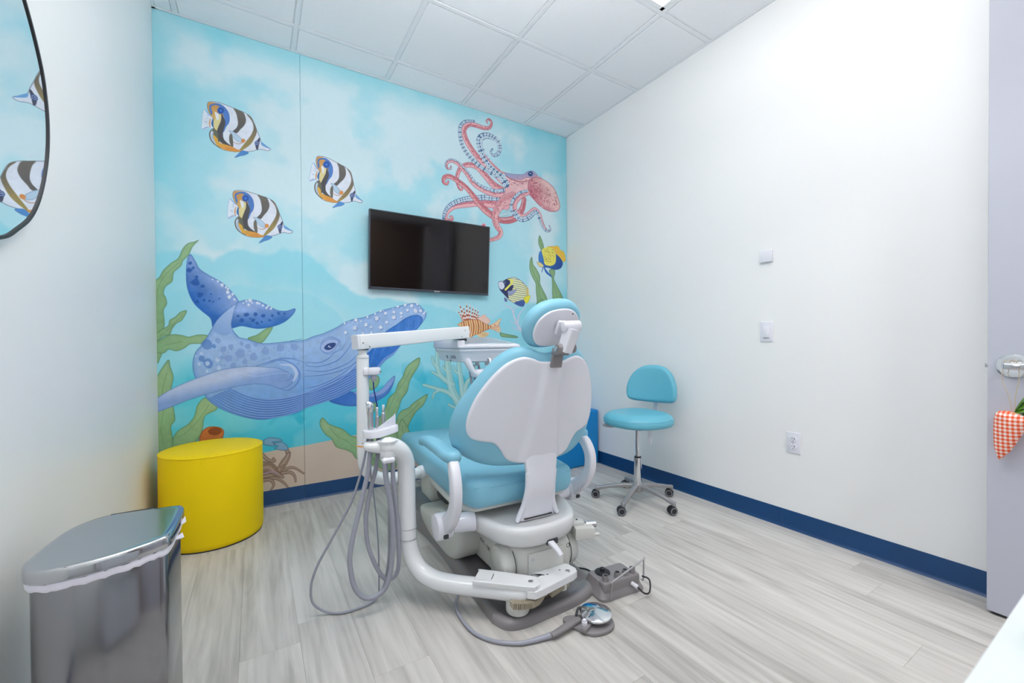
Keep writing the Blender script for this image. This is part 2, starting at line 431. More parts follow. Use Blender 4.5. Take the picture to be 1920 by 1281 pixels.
    kelp(f([(1290, 983), (1220, 1020), (1150, 1070), (1110, 1110), (1050, 1135), (1010, 1190), (990, 1281), (985, 1420), (1040, 1560), (1130, 1560), (1125, 1350), (1110, 1281), (1180, 1150), (1250, 1080)]), f([(1220, 1060), (1130, 1150), (1070, 1200)]))
    kelp(fr(560, 580, 4.27, [(825, 880), (795, 960), (785, 1060), (800, 1200), (900, 1200), (895, 1060), (880, 960), (850, 910)]), fr(560, 580, 4.27, [(830, 930), (840, 1060)]))
    kelp(fr(560, 580, 4.27, [(560, 1000), (690, 960), (780, 980), (800, 1150), (760, 1290), (640, 1260), (560, 1100)]))
    kelp(f([(760, 800), (840, 825), (830, 900), (770, 945), (740, 900)]))
    kelp(f([(740, 1060), (810, 1065), (815, 1110), (790, 1150), (740, 1150)]))
    f = lambda p: fr(920, 430, 6.1, p)
    kelp(f([(470, 318), (448, 380), (450, 470), (480, 550), (515, 620), (520, 720), (530, 830), (500, 920), (520, 1000), (600, 1000), (665, 900), (640, 780), (600, 700), (565, 620), (560, 530), (520, 450), (485, 400)]), f([(465, 400), (490, 500), (540, 600), (560, 740), (585, 900)]))
    kelp(f([(590, 798), (535, 850), (500, 920), (500, 1010), (560, 960), (592, 880)]))
    kelp(f([(560, 72), (546, 130), (560, 200), (590, 252), (607, 210), (595, 150), (575, 100)]), f([(565, 120), (585, 200)]))
    kelp(f([(715, 455), (670, 470), (680, 510), (700, 560), (705, 640), (705, 720), (720, 840), (760, 900), (835, 850), (815, 760), (780, 690), (740, 610), (722, 560), (735, 490)]), f([(720, 620), (745, 720), (770, 820)]))
    kelp(f([(108, 1183), (160, 1195), (290, 1222), (300, 1240), (180, 1235), (122, 1225)]))
    # ---- corals
    f = lambda p: fr(560, 540, 3.2, p)
    CO, CI = (146, 201, 200), (86, 150, 156)
    br = [([(1010, 770), (960, 690), (920, 610), (905, 540), (893, 440), (900, 415)], [15, 9]),
          ([(925, 580), (870, 545), (840, 500), (830, 430), (838, 340)], [9, 6]), ([(845, 530), (800, 503)], [5, 3]), ([(838, 480), (812, 455), (800, 412)], [6, 3]),
          ([(970, 690), (900, 630), (830, 605), (750, 582)], [9, 4]), ([(850, 612), (815, 630), (805, 660)], [5, 3]),
          ([(1000, 720), (985, 640), (975, 560), (963, 480), (962, 430)], [12, 6]), ([(985, 730), (930, 715), (900, 698)], [6, 3]),
          ([(905, 500), (875, 490), (868, 470)], [5, 3]), ([(995, 640), (1010, 570), (1040, 530), (1060, 450)], [9, 4]), ([(970, 520), (940, 500), (930, 470)], [5, 3])]
    for p, w in br: cv.line(f(p), CI, [w[0] + 1.4, w[1] + 1.2], .8)
    for p, w in br: cv.line(f(p), CO, w, 1)
    for p, w in br: cv.line([(x - w[0] * .12, y - .4) for x, y in f(p)], (186, 222, 218), [w[0] * .35, w[1] * .3], .6)
    f = lambda p: fr(920, 430, 6.1, p)
    for p, w in [([(345, 1155), (295, 1070), (262, 975), (240, 910), (190, 885), (150, 850)], [4.5, 1]), ([(310, 1090), (320, 990), (360, 930), (410, 885)], [3.2, 1]),
                 ([(265, 950), (275, 910), (315, 878)], [2, 1]), ([(375, 1100), (395, 1050), (402, 1015)], [1.6, .8]), ([(340, 1150), (280, 1135), (250, 1120)], [2, .8]), ([(285, 1090), (240, 1060), (222, 1040)], [1.5, .7]), ([(420, 1260), (400, 1180), (360, 1150)], [3, 1])]:
        cv.line(f(p), (150, 170, 205), [w[0] + 1, w[1] + .5], .55); cv.line(f(p), (207, 214, 236), w, 1)
    # ---- whale
    T1 = lambda p: fr(280, 430, 3.463, p); T2 = lambda p: fr(540, 540, 4.928, p)
    inkb = (60, 98, 170)
    cv.shape(T2([(560, 955), (640, 975), (750, 985), (850, 950), (920, 870), (985, 813), (975, 880), (930, 970), (850, 1030), (740, 1075), (600, 1092), (480, 1080), (380, 1040), (480, 985)]), (40, 92, 184), (66, 118, 200), g=((620, 755), (720, 740)), rim=(28, 66, 150), rw=4, out=inkb)
    cv.shape(T2([(600, 955), (660, 965), (750, 975), (850, 945), (920, 870), (983, 815), (970, 875), (900, 960), (820, 1000), (720, 1005), (640, 990)]), (128, 156, 218), rim=(96, 128, 205), rw=3, out=inkb, ow=.6)
    body = T1([(410, 640), (350, 740), (300, 800), (283, 870), (288, 930), (310, 985), (360, 1080), (420, 1140), (520, 1190), (640, 1225), (740, 1235), (860, 1215), (960, 1190)]) + \
        T2([(160, 1110), (240, 1085), (380, 1040), (500, 990), (640, 915), (760, 830), (840, 740), (900, 670), (980, 610), (1050, 520), (1150, 425), (1230, 335), (1276, 262), (1262, 215), (1220, 168), (1170, 143), (1100, 150), (1000, 175), (880, 205), (800, 235), (700, 272), (600, 290), (520, 322), (450, 365), (330, 420), (230, 450), (150, 482), (20, 495)]) + \
        T1([(990, 712), (900, 728), (740, 742), (640, 715), (580, 700), (545, 660), (530, 615), (545, 540), (562, 487), (500, 530), (440, 590)])
    bm = cv.shape(body, (148, 182, 230), (96, 146, 214), g=((470, 650), (480, 780)), rim=(62, 114, 198), rw=9, ra=.6, out=inkb, ow=1.1, tex=.07)
    # throat grooves
    U = np.array([(432, 728), (470, 744), (510, 749), (556, 742), (600, 726), (640, 706), (676, 684), (712, 655)], float)
    L = np.array([(388, 748), (428, 772), (480, 787), (532, 784), (574, 768), (622, 753), (664, 734), (708, 706)], float)
    cv.shape([tuple(p) for p in U] + [tuple(p) for p in L[::-1]], (84, 132, 210), tex=.06, alpha=.8, clip=bm, smooth=False)
    for i in range(9):
        t = (i + .5) / 9; c = U * (1 - t) + L * t
        cv.line([tuple(p) for p in c], (52, 94, 182), [.6, 2.2, 2.4, .8], .85, clip=bm)
        cv.line([(x, y - 2.4) for x, y in c], (138, 166, 226), [.4, 1.6, 1.7, .6], .8, clip=bm)
    for p in [[(572, 686), (600, 687), (632, 676), (652, 655), (660, 640)], [(572, 679), (598, 680), (616, 672), (628, 660)], [(572, 694), (610, 696), (650, 682), (676, 660)], [(572, 706), (612, 702), (650, 690), (690, 664)],
              [(572, 740), (605, 730), (640, 712), (672, 682), (690, 660)], [(572, 728), (600, 722), (640, 702), (670, 676)], [(560, 672), (520, 674), (500, 680), (470, 690)]]:
        cv.line(p, (66, 106, 190), [.8, 2.4, .8], .75, clip=bm); cv.line([(x, y - 2.2) for x, y in p], (160, 182, 232), [.5, 1.6, .5], .7, clip=bm)
    # open mouth
    mm = cv.shape(T2([(640, 700), (780, 560), (895, 412), (1000, 340), (1090, 277), (1170, 250), (1228, 262), (1240, 312), (1160, 415), (1040, 530), (960, 610), (880, 680), (830, 745), (760, 790), (680, 800)]), (34, 96, 188), (58, 116, 204), g=((700, 660), (780, 595)), rim=(20, 70, 160), rw=4, out=inkb, tex=.08)
    for k in range(9):
        a0 = (700 + 10 * k, 640 - 5.2 * k); cv.line([(692 + 10 * k, 690 - 9 * k), ((a0[0] + 4), (a0[1] + 12)), (712 + 9.2 * k, 618 - 3.4 * k)], (24, 74, 170) if k % 2 else (98, 146, 222), [.6, 1.6, .6], .6, clip=mm)
    cv.line(T2([(1060, 520), (980, 600), (890, 660), (820, 745), (760, 800)]), (110, 146, 220), [2.5, 4, 3], .8, clip=bm)
    # eye
    cv.shape(T2([(298, 560), (325, 500), (395, 470), (470, 490), (455, 530), (420, 580), (350, 600)]), (160, 182, 232), rim=(110, 140, 212), rw=3, out=(70, 104, 184), ow=1)
    cv.shape(T2([(335, 553), (370, 517), (430, 508), (438, 530), (400, 565), (360, 572)]), (38, 62, 122), out=(24, 42, 96), ow=.7)
    cv.dot(T2([(378, 540)])[0], 1.5, (225, 235, 250)); cv.dot(T2([(392, 548)])[0], 1.1, (205, 220, 245))
    for p in [[(300, 520), (340, 470), (410, 455), (480, 490), (470, 540)], [(320, 590), (380, 612), (450, 580), (500, 520)], [(430, 600), (500, 560), (540, 490)]]:
        cv.line(T2(p), (76, 108, 188), [.6, 1.6, .6], .7)
    # body spots
    for (x, y, r, k) in [(445, 725, 5.5, 0), (480, 780, 6, 0), (590, 805, 9, 0), (530, 765, 5, 0), (675, 828, 7.5, 0), (600, 742, 4, 0), (640, 760, 5, 0), (755, 790, 7.5, 0), (850, 770, 7, 0), (512, 838, 7, 0), (545, 885, 6, 0), (690, 750, 4, 0), (940, 765, 6, 0), (375, 745, 10, 1), (340, 840, 6, 1), (382, 872, 9, 1), (470, 830, 4, 0), (620, 860, 5, 0), (420, 760, 4, 1)]:
        cv.dot(T1([(x, y)])[0], r, (106, 136, 206) if k == 0 else (56, 100, 186), .6, jag=.3)
    for (x, y, r) in [(443, 848, 4.2), (377, 872, 4.2), (323, 875, 2.8), (338, 806, 2.8), (452, 902, 4), (375, 922, 3), (301, 824, 1.8)]:
        cv.dot(T1([(x, y)])[0], r, (182, 204, 238), .9, jag=.2)
    for k in range(60):
        x, y = 330 + rng.random() * 640, 740 + rng.random() * 150
        cv.dot(T1([(x, y)])[0], .8 + rng.random() * 1.2, (98, 130, 204), .5)
    # barnacles on the head
    for (x, y, r) in [(627, 297, 17), (524, 327, 11), (618, 370, 20), (720, 340, 18), (532, 413, 14), (640, 325, 8), (676, 309, 9), (808, 240, 10), (820, 282, 22), (900, 235, 15), (978, 223, 14), (1046, 234, 13), (978, 272, 21), (912, 318, 15), (856, 364, 19), (768, 362, 9), (770, 415, 13), (692, 418, 12), (1046, 266, 10), (1104, 207, 14), (1143, 165, 17), (1083, 158, 15), (1178, 210, 22), (1225, 212, 16), (1195, 152, 11), (1255, 238, 12), (1015, 173, 12), (856, 214, 12), (735, 268, 12), (565, 313, 7), (596, 321, 7), (1268, 222, 10), (1215, 180, 7), (970, 190, 6), (1050, 185, 6), (880, 210, 5), (575, 345, 5)]:
        q = T2([(x, y)])[0]; cv.dot((q[0] + .5, q[1] + .7), r / 4.6, (84, 112, 190), .8, jag=.25); cv.dot(q, r / 5.4, (226, 232, 246) if r < 20 else (216, 222, 240), 1, jag=.35)
    # flukes
    fl = cv.shape(T1([(265, 162), (300, 210), (330, 260), (400, 305), (470, 345), (530, 400), (582, 470), (560, 492), (500, 530), (440, 590), (412, 638), (398, 580), (340, 530), (290, 480), (255, 410), (240, 330), (243, 220)]), (30, 88, 176), (132, 160, 218), g=((368, 565), (412, 535)), rim=(22, 74, 164), rw=5, ra=.45, out=inkb, tex=.09)
    f2 = cv.shape(T1([(582, 470), (640, 457), (700, 463), (760, 490), (830, 525), (890, 530), (946, 515), (935, 550), (880, 600), (800, 632), (700, 645), (600, 628), (530, 640), (538, 570), (562, 488)]), (36, 96, 184), (132, 162, 220), g=((480, 612), (474, 574)), rim=(24, 80, 170), rw=5, ra=.5, out=inkb, tex=.09)
    cv.shape(T1([(410, 650), (440, 590), (500, 530), (562, 487), (548, 545), (532, 615), (540, 665), (480, 690)]), (168, 192, 234), (122, 160, 220), g=((440, 575), (418, 620)), out=None, tex=.03)
    cv.line(T1([(412, 640), (440, 590), (500, 530), (560, 489), (546, 545), (531, 615), (545, 660), (580, 700)]), inkb, .9, .8)
    for (x, y, r) in [(305, 310, 3.5), (300, 345, 8), (262, 265, 5), (330, 425, 6), (345, 370, 3.5), (390, 465, 2.6), (455, 450, 2), (415, 470, 2), (265, 220, 4), (285, 250, 3), (355, 460, 3), (400, 420, 2), (310, 470, 4), (632, 555, 4.6), (600, 590, 4.6), (690, 553, 4), (738, 562, 4.6), (575, 563, 2.5), (672, 590, 4), (800, 560, 3), (840, 545, 3), (700, 610, 3.4), (780, 590, 3), (655, 580, 2), (730, 600, 2.4), (878, 548, 2.4)]:
        cv.dot(T1([(x, y)])[0], r, (20, 66, 150), .75, jag=.5, ry=r * .8)
    for (x, y, r) in [(410, 326, 1.4), (445, 338, 2.2), (472, 362, 3), (498, 376, 2), (510, 388, 2), (510, 408, 3.2), (540, 422, 2.4), (520, 438, 3.6), (552, 456, 2), (655, 462, 3.2), (630, 465, 2), (700, 478, 2.4), (715, 482, 1.8), (645, 490, 2.4), (738, 495, 2.4), (760, 510, 2), (770, 500, 2), (790, 515, 2.4), (668, 478, 1.5), (610, 478, 1.4)]:
        cv.dot(T1([(x, y)])[0], r, (226, 234, 248), .95, jag=.4)
    # near flipper
    cv.shape(T1([(48, 1178), (40, 1110), (140, 1040), (260, 985), (370, 945), (480, 910), (640, 890), (760, 895), (850, 905), (930, 950), (925, 1000), (860, 1035), (780, 1012), (690, 1004), (580, 1018), (470, 1045), (360, 1075), (250, 1110), (150, 1150), (70, 1180)]), (184, 200, 238), (118, 152, 216), g=((430, 704), (436, 722)), rim=(92, 126, 204), rw=4, ra=.5, out=inkb, ow=.9)
    for k in range(26): cv.dot(T1([(560 + k * 14, 925 + 18 * math.sin(k * .2) + k * 1.2)])[0], 1, (214, 224, 246), .7)
    cv.line(T1([(740, 885), (850, 850), (930, 875), (975, 930), (960, 1000), (900, 1045), (840, 1035)]), (84, 118, 198), [1, 2.6, 3, 3, 1], .8)
    cv.line(T1([(850, 880), (920, 885), (955, 935), (935, 985)]), (190, 204, 240), [2, 7, 3], .9); cv.line(T1([(880, 985), (910, 975), (920, 955)]), (70, 104, 188), [.8, 1.6], .7)
    cv.line(T1([(760, 880), (860, 835), (960, 850), (1030, 880)]), (84, 118, 198), [.8, 2, 1], .7)
    # ---- butterflyfish, the same print three times
    def fish(A):
        S = lambda p, c, c2=None, **k: cv.shape(A(p), c, c2, **{**dict(tex=.05), **k})
        ink = (70, 78, 96)
        S([(320, 440), (250, 390), (190, 320), (140, 262), (110, 320), (95, 430), (90, 540), (80, 620), (105, 668), (180, 655), (250, 645), (320, 640), (300, 560)], (226, 236, 248), out=(120, 150, 205), ow=.6)
        for p in [[(150, 270), (200, 330), (260, 390)], [(150, 520), (200, 525)], [(190, 380), (240, 400)], [(110, 660), (180, 630), (260, 620)], [(190, 430), (225, 440)]]: cv.line(A(p), (58, 104, 190), [.8, 1.4, .6], .9)
        b = S([(245, 115), (380, 120), (520, 160), (700, 230), (820, 280), (940, 330), (1060, 410), (1130, 520), (1190, 680), (1240, 800), (1270, 900), (1310, 950), (1380, 1000), (1465, 1060), (1440, 1090), (1380, 1095), (1290, 1070), (1200, 1075), (1100, 1105), (980, 1112), (900, 1112), (760, 1118), (620, 1100), (500, 1070), (400, 1010), (320, 930), (260, 850), (240, 760), (270, 690), (330, 640), (312, 600), (300, 520), (310, 440), (270, 390), (225, 310), (200, 220), (205, 150)],
              (226, 232, 246), rim=(170, 188, 222), rw=2.5, ra=.6, out=ink, ow=.9, oa=.9)
        S([(205, 170), (240, 125), (380, 140), (540, 215), (560, 330), (480, 480), (430, 600), (400, 700), (330, 640), (312, 600), (318, 450), (270, 390), (225, 310)], (204, 142, 76), (226, 186, 96), g=(A([(300, 200)])[0], A([(380, 640)])[0]), clip=b)
        S([(350, 330), (420, 350), (485, 400), (478, 480), (440, 560), (410, 690), (350, 640), (322, 600), (330, 500), (365, 440)], (226, 210, 140))
        S([(350, 318), (420, 365), (435, 430), (410, 492), (372, 430)], (236, 238, 240))
        cv.line(A([(318, 620), (300, 560), (312, 470)]), (40, 88, 160), [2, 4, 2], 1); cv.line(A([(255, 620), (245, 540), (262, 450)]), (214, 140, 80), [1.5, 2.6, 1.2], .9)
        S([(240, 200), (290, 160), (420, 150), (540, 215), (620, 320), (648, 440), (632, 540), (575, 620), (535, 710), (508, 725), (520, 640), (560, 560), (545, 470), (520, 380), (470, 250), (390, 185), (300, 195), (275, 240), (300, 320), (290, 380), (250, 310)], (66, 112, 190), rim=(40, 80, 160), rw=2)
        S([(485, 350), (530, 430), (562, 540), (535, 640), (512, 760), (530, 860), (600, 940), (700, 1010), (770, 1072), (640, 1010), (520, 960), (440, 900), (400, 840), (388, 720), (420, 620), (470, 500), (480, 420)], (66, 66, 70))
        S([(335, 650), (400, 720), (420, 830), (440, 930), (360, 900), (300, 800), (300, 700)], (92, 94, 80))
        S([(322, 780), (400, 850), (430, 925), (560, 970), (690, 1010), (800, 1070), (885, 1085), (850, 1112), (740, 1115), (600, 1095), (480, 1050), (390, 990), (340, 900)], (226, 168, 56), (222, 140, 60), g=(A([(340, 850)])[0], A([(640, 1060)])[0]))
        S([(312, 705), (280, 760), (282, 850), (330, 930), (385, 978), (340, 885), (315, 800), (322, 730)], (172, 190, 216))
        cv.line(A([(330, 650), (262, 710), (250, 790), (275, 880), (350, 970), (470, 1040)]), (74, 76, 74), [1.6, 2.4, 1.4], .9)
        S([(720, 240), (820, 280), (920, 330), (962, 420), (972, 510), (930, 600), (860, 670), (790, 742), (708, 712), (780, 640), (812, 560), (800, 440), (770, 330)], (96, 90, 84), (78, 76, 76), g=(A([(900, 350)])[0], A([(760, 720)])[0]))
        S([(985, 365), (1070, 420), (1130, 540), (1180, 660), (1186, 740), (1140, 850), (1080, 950), (1000, 1020), (900, 1085), (848, 1078), (920, 980), (1000, 880), (1080, 770), (1122, 660), (1112, 560), (1070, 470)], (104, 94, 80), (150, 128, 70), g=(A([(1130, 600)])[0], A([(930, 1040)])[0]))
        S([(680, 740), (640, 800), (640, 900), (670, 985), (716, 1015), (715, 900), (700, 800)], (92, 88, 80))
        cv.line(A([(720, 920), (800, 955), (870, 950), (950, 900)]), (176, 112, 84), [.8, 1.6, .8], .9)
        S([(636, 700), (720, 715), (800, 775), (880, 855), (885, 925), (800, 905), (730, 845), (690, 770)], (176, 204, 226), rim=(110, 150, 196), rw=2, out=(90, 110, 140), ow=.6)
        cv.dot(A([(916, 895)])[0], 3.8, (216, 128, 66)); S([(1240, 835), (1255, 880), (1235, 960), (1212, 1075), (1178, 1060), (1160, 970), (1190, 900)], (54, 60, 84))
        q = A([(1195, 945)])[0]; cv.dot(q, 4.6, (40, 58, 110)); cv.dot(q, 3.2, (150, 176, 220)); cv.dot(q, 2.2, (26, 40, 92)); cv.dot((q[0] - .4, q[1] - .4), .8, (240, 244, 250))
        S([(1272, 915), (1340, 960), (1440, 1040), (1468, 1062), (1400, 1040), (1290, 985)], (92, 150, 210))
        S([(900, 1092), (1025, 1132), (960, 1180), (860, 1202), (750, 1232), (830, 1150)], (66, 128, 200), out=(40, 80, 150), ow=.6)
        q = A([(470, 290)])[0]; cv.dot(q, 6.8, (62, 104, 184)); cv.dot(q, 5.6, (30, 64, 148)); cv.dot(q, 3, (34, 96, 196)); cv.line([(q[0], q[1] - 1.6), (q[0], q[1] + 1.6)], (110, 160, 220), .7)
    base = lambda p: fr(370, 180, 10.67, p)
    c1 = fr(280, 130, 3.461, [(385, 215), (788, 518), (555, 572)])
    fish(base)
    fish(lambda p, M=affine3(c1, fr(280, 130, 3.461, [(550, 793), (932, 1052), (712, 1127)])): M(base(p)))
    fish(lambda p, M=affine3(c1, fr(280, 130, 3.461, [(1092, 568), (1385, 857), (1190, 898)])): M(base(p)))
    # ---- octopus
    f = lambda p: fr(820, 210, 5.124, p)
    PK, PD, PI = (232, 160, 170), (188, 92, 104), (140, 76, 98)
    def interp_path(p, w, n=60):
        D = catmull(np.array(f(p)), False, 8); ww = np.interp(np.linspace(0, 1, len(D)), np.linspace(0, 1, len(w)), w)
        seg = np.r_[0, np.cumsum(np.hypot(*np.diff(D, axis=0).T))]
        return D, ww / 5.124, seg
    def arm(p, w, col=PK, side=0, dots=True, dark=PD, suck=False):
        D, ww, seg = interp_path(p, w); pts = [tuple(q) for q in D[::2]]; wl = list(ww[::2])
        cv.line(pts, PI if not suck else (60, 92, 140), [x + 1.3 for x in wl], .85, n=2)
        cv.line(pts, col if not suck else (70, 106, 150), wl, 1, n=2)
        T = np.gradient(D, axis=0); T /= np.hypot(*T.T)[:, None] + 1e-9; Nn = np.c_[-T[:, 1], T[:, 0]]
        if not suck:
            q = D + Nn * (ww * .22)[:, None]; cv.line([tuple(a) for a in q[::2]], dark, [x * .42 for x in wl], .55, n=2)
            q = D - Nn * (ww * .2)[:, None]; cv.line([tuple(a) for a in q[::2]], (240, 186, 190), [x * .22 for x in wl], .7, n=2)
        if side:
            q = D + Nn * (ww * .40 * side)[:, None]
            cv.line([tuple(a) for a in q[::2]], (92, 124, 168), [x * .52 for x in wl], 1, n=2)
            s0 = 0
            while s0 < seg[-1] - 4:
                i = np.searchsorted(seg, s0); r = max(ww[i] * .22, .7)
                cv.dot(tuple(q[i]), r, (206, 226, 238)); cv.dot(tuple(q[i]), r * .4, (120, 176, 196)); s0 += r * 2.1
        if suck:
            for sgn in (-1, 1):
                s0 = 0
                while s0 < seg[-1] - 1:
                    i = min(np.searchsorted(seg, s0), len(D) - 1); r = max(ww[i] * .245, .5); c = D[i] + Nn[i] * ww[i] * .26 * sgn
                    cv.dot(tuple(c), r, (212, 230, 240)); cv.dot(tuple(c), r * .45, (150, 186, 206)); s0 += r * 2.15
        if dots and not suck:
            s0 = 2.
            while s0 < seg[-1] - 8:
                i = np.searchsorted(seg, s0); c = D[i] + Nn[i] * ww[i] * (rng.random() - .4) * .6
                cv.dot(tuple(c), .5 + .5 * rng.random(), (150, 50, 62), .85); s0 += 2.2
    arm([(600, 1040), (680, 1042), (760, 1010), (815, 930), (835, 840)], [50, 62, 64, 56, 45], (196, 112, 122))
    cv.line(f([(590, 990), (640, 985), (700, 960)]), (150, 196, 206), [6, 9, 8], 1)
    for k in range(7): cv.dot(f([(600 + 17 * k, 992 - 4 * k)])[0], 2.0, (206, 228, 236)); cv.dot(f([(600 + 17 * k, 992 - 4 * k)])[0], .8, (110, 160, 180))
    arm([(660, 900), (560, 890), (480, 880), (400, 872), (280, 885), (160, 905), (95, 955), (72, 1010), (105, 1042), (142, 1030), (138, 1005), (118, 1005)], [80, 75, 70, 60, 52, 44, 38, 26, 16, 8], side=0)
    arm([(585, 830), (520, 828), (450, 822), (370, 830), (290, 835), (200, 858), (120, 900), (75, 960), (60, 1020)], [42, 46, 46, 42, 36, 30, 20], suck=True)
    arm([(650, 770), (540, 700), (450, 600), (380, 530), (300, 507), (230, 535), (195, 600), (190, 670), (212, 735), (238, 745), (235, 715)], [74, 66, 56, 48, 40, 34, 28, 22, 14, 8], side=-0)
    arm([(660, 780), (560, 785), (450, 750), (350, 685), (290, 600), (240, 540), (190, 490), (130, 467), (88, 495), (92, 540), (128, 545), (130, 520)], [76, 64, 54, 46, 40, 36, 32, 26, 20, 12, 8], side=1)
    arm([(580, 1030), (480, 960), (400, 880), (340, 800), (270, 720), (190, 660), (120, 620), (68, 630), (60, 675), (92, 692), (105, 665)], [60, 66, 56, 46, 42, 40, 36, 28, 20, 12], (214, 130, 136), side=-0)
    arm([(650, 690), (560, 600), (470, 520), (380, 425), (310, 330), (265, 240), (255, 165), (300, 118), (370, 128), (440, 152), (500, 150), (520, 105), (500, 72), (472, 85), (482, 108)], [62, 60, 54, 52, 50, 48, 44, 40, 34, 24, 18, 12, 8])
    arm([(640, 650), (560, 610), (450, 548), (360, 480), (290, 405), (240, 320), (220, 230), (222, 140), (270, 92), (350, 88)], [26, 38, 38, 36, 34, 30, 24, 16], suck=True)
    # body
    cv.shape(f([(520, 1010), (545, 930), (600, 860), (640, 790), (655, 700), (620, 630), (600, 570), (680, 590), (760, 600), (830, 598), (868, 572), (920, 568), (965, 612), (1000, 640), (930, 650), (890, 700), (880, 775), (820, 775), (750, 800), (700, 850), (640, 900), (600, 960)]), (240, 190, 192), (226, 156, 166), g=f([(760, 700), (600, 900)]), rim=(196, 112, 128), rw=2.5, out=PI, ow=.6, tex=.06)
    cv.shape(f([(640, 590), (740, 600), (830, 598), (868, 572), (920, 568), (962, 610), (930, 632), (860, 630), (800, 650), (700, 640)]), (150, 158, 200), (206, 150, 176), g=f([(780, 590), (800, 660)]), out=(96, 90, 150), ow=.5)
    cv.line(f([(640, 600), (700, 640), (780, 668), (860, 665), (915, 635)]), (170, 86, 100), [1, 3, 2.4, 1], .7)
    cv.shape(f([(884, 655), (930, 628), (1000, 640), (1080, 690), (1132, 750), (1168, 850), (1177, 915), (1150, 952), (1080, 955), (1000, 915), (930, 845), (882, 785), (870, 720)]), (196, 104, 118), (242, 196, 192), g=f([(930, 830), (1060, 720)]), rim=(186, 98, 112), rw=4, ra=.55, out=PI, ow=.8, tex=.08)
    arm([(660, 690), (600, 600), (520, 530), (468, 460), (430, 390), (408, 310), (412, 255), (460, 228), (530, 242), (585, 290), (600, 350), (582, 402), (540, 418), (514, 385), (530, 355)], [70, 74, 72, 72, 66, 60, 56, 50, 44, 38, 32, 24, 16, 8], suck=True)
    cv.line(f([(450, 410), (510, 480), (570, 540), (630, 590)]), (214, 130, 140), [1.5, 4, 5, 2], .95)
    arm([(730, 820), (640, 860), (575, 940), (552, 1010), (570, 1090), (608, 1150), (590, 1200), (520, 1228), (470, 1232)], [100, 92, 72, 62, 60, 50, 38, 30, 20], (230, 164, 168), dark=(204, 120, 132))
    arm([(870, 775), (800, 800), (742, 870), (742, 950), (800, 1012), (870, 1000), (935, 945), (980, 985), (1008, 1070), (1050, 1140), (1088, 1132), (1074, 1092)], [44, 56, 60, 60, 64, 62, 52, 40, 32, 22, 12, 5], side=1, dots=True)
    arm([(745, 960), (800, 1030), (870, 1015), (930, 965), (965, 975), (995, 1070), (1040, 1140), (1085, 1135), (1078, 1095)], [30, 44, 44, 36, 30, 26, 18, 10, 4], suck=True)
    for k in range(150):
        t, u = rng.random(), rng.random(); cv.dot(f([(900 + 250 * t, 690 + 130 * t + (u - .25) * 200 * (1 - .3 * t))])[0] if 0 < u < .9 else f([(905, 760)])[0], .5 + .7 * rng.random(), (150, 54, 70), .75)
    for k in range(24): cv.dot(f([(1000 + 130 * rng.random(), 780 + 140 * rng.random())])[0], .8 + rng.random(), (240, 192, 190), .6)
    for k in range(40): cv.dot(f([(660 + 200 * rng.random(), 650 + 40 * rng.random() + k % 2 * 20)])[0], .4 + .5 * rng.random(), (140, 52, 70), .8)
    for k in range(30):
        t = rng.random(); cv.dot(f([(740 - 190 * t + 20 * rng.random(), 770 + 190 * t + 30 * rng.random())])[0], .6, (140, 52, 70), .8)
    q = f([(895, 594)])[0]; cv.dot(q, 5.4, (120, 130, 190)); cv.dot(q, 4.2, (32, 52, 100)); cv.dot((q[0] - .8, q[1] - .8), 1, (220, 236, 246)); cv.dot((q[0] + 1, q[1] + .2), .8, (180, 214, 236))
    cv.dot(f([(445, 1092)])[0], 4.4, (226, 150, 166)); cv.dot(f([(445, 1092)])[0], 2, (176, 60, 92))
    # ---- two angelfish
    f = lambda p: fr(920, 430, 6.1, p)
    e = cv.shape(f([(90, 605), (150, 590), (210, 562), (270, 550), (340, 585), (400, 640), (430, 690), (430, 750), (390, 790), (382, 870), (340, 880), (260, 840), (200, 800), (150, 740), (100, 680)]), (232, 232, 170), out=(50, 60, 110), ow=.9)
    cv.shape(f([(270, 840), (385, 810), (382, 870), (340, 882)]), (50, 76, 150)); cv.shape(f([(400, 640), (432, 690), (432, 750), (405, 740), (412, 690)]), (240, 206, 90))
    for k in range(13):
        y = 560 + k * 24; cv.line(f([(235 - k * 3, y + 4), (300, y + 14 + k), (360, y + 30), (425, y + 66 - k * 5)]), (72, 88, 128), [.9, .9], .85, clip=e)
    cv.shape(f([(105, 680), (150, 590), (215, 562), (225, 640), (262, 640), (240, 700), (200, 720), (205, 790), (170, 760)]), (38, 46, 84)); cv.shape(f([(88, 606), (140, 606), (160, 655), (130, 690), (96, 664)]), (214, 222, 238), out=(80, 96, 150), ow=.6)
    cv.line(f([(195, 570), (245, 590), (232, 625), (170, 690)]), (236, 226, 90), [1.5, 4, 3.4, 4], 1); cv.shape(f([(195, 710), (250, 700), (300, 690), (250, 745), (210, 750)]), (140, 150, 190), out=(70, 84, 130), ow=.5)
    cv.shape(f([(388, 775), (450, 757), (440, 810), (415, 847), (385, 820)]), (238, 226, 60), out=(160, 150, 50), ow=.6); cv.shape(f([(155, 780), (185, 800), (188, 830), (160, 820)]), (90, 100, 160))
    q = f([(163, 610)])[0]; cv.dot(q, 1.6, (120, 140, 190)); cv.dot(q, .8, (20, 24, 60))
    cv.shape(f([(655, 202), (700, 196), (770, 194), (800, 240), (838, 262), (856, 360), (800, 362), (770, 310), (740, 270)]), (240, 186, 62), out=(190, 140, 50), ow=.6)
    cv.shape(f([(560, 262), (600, 250), (745, 285), (820, 370), (805, 440), (740, 462), (660, 440), (610, 432), (562, 392), (548, 330)]), (52, 112, 196), (30, 66, 140), g=f([(580, 300), (780, 440)]), out=(28, 56, 120), ow=.6)
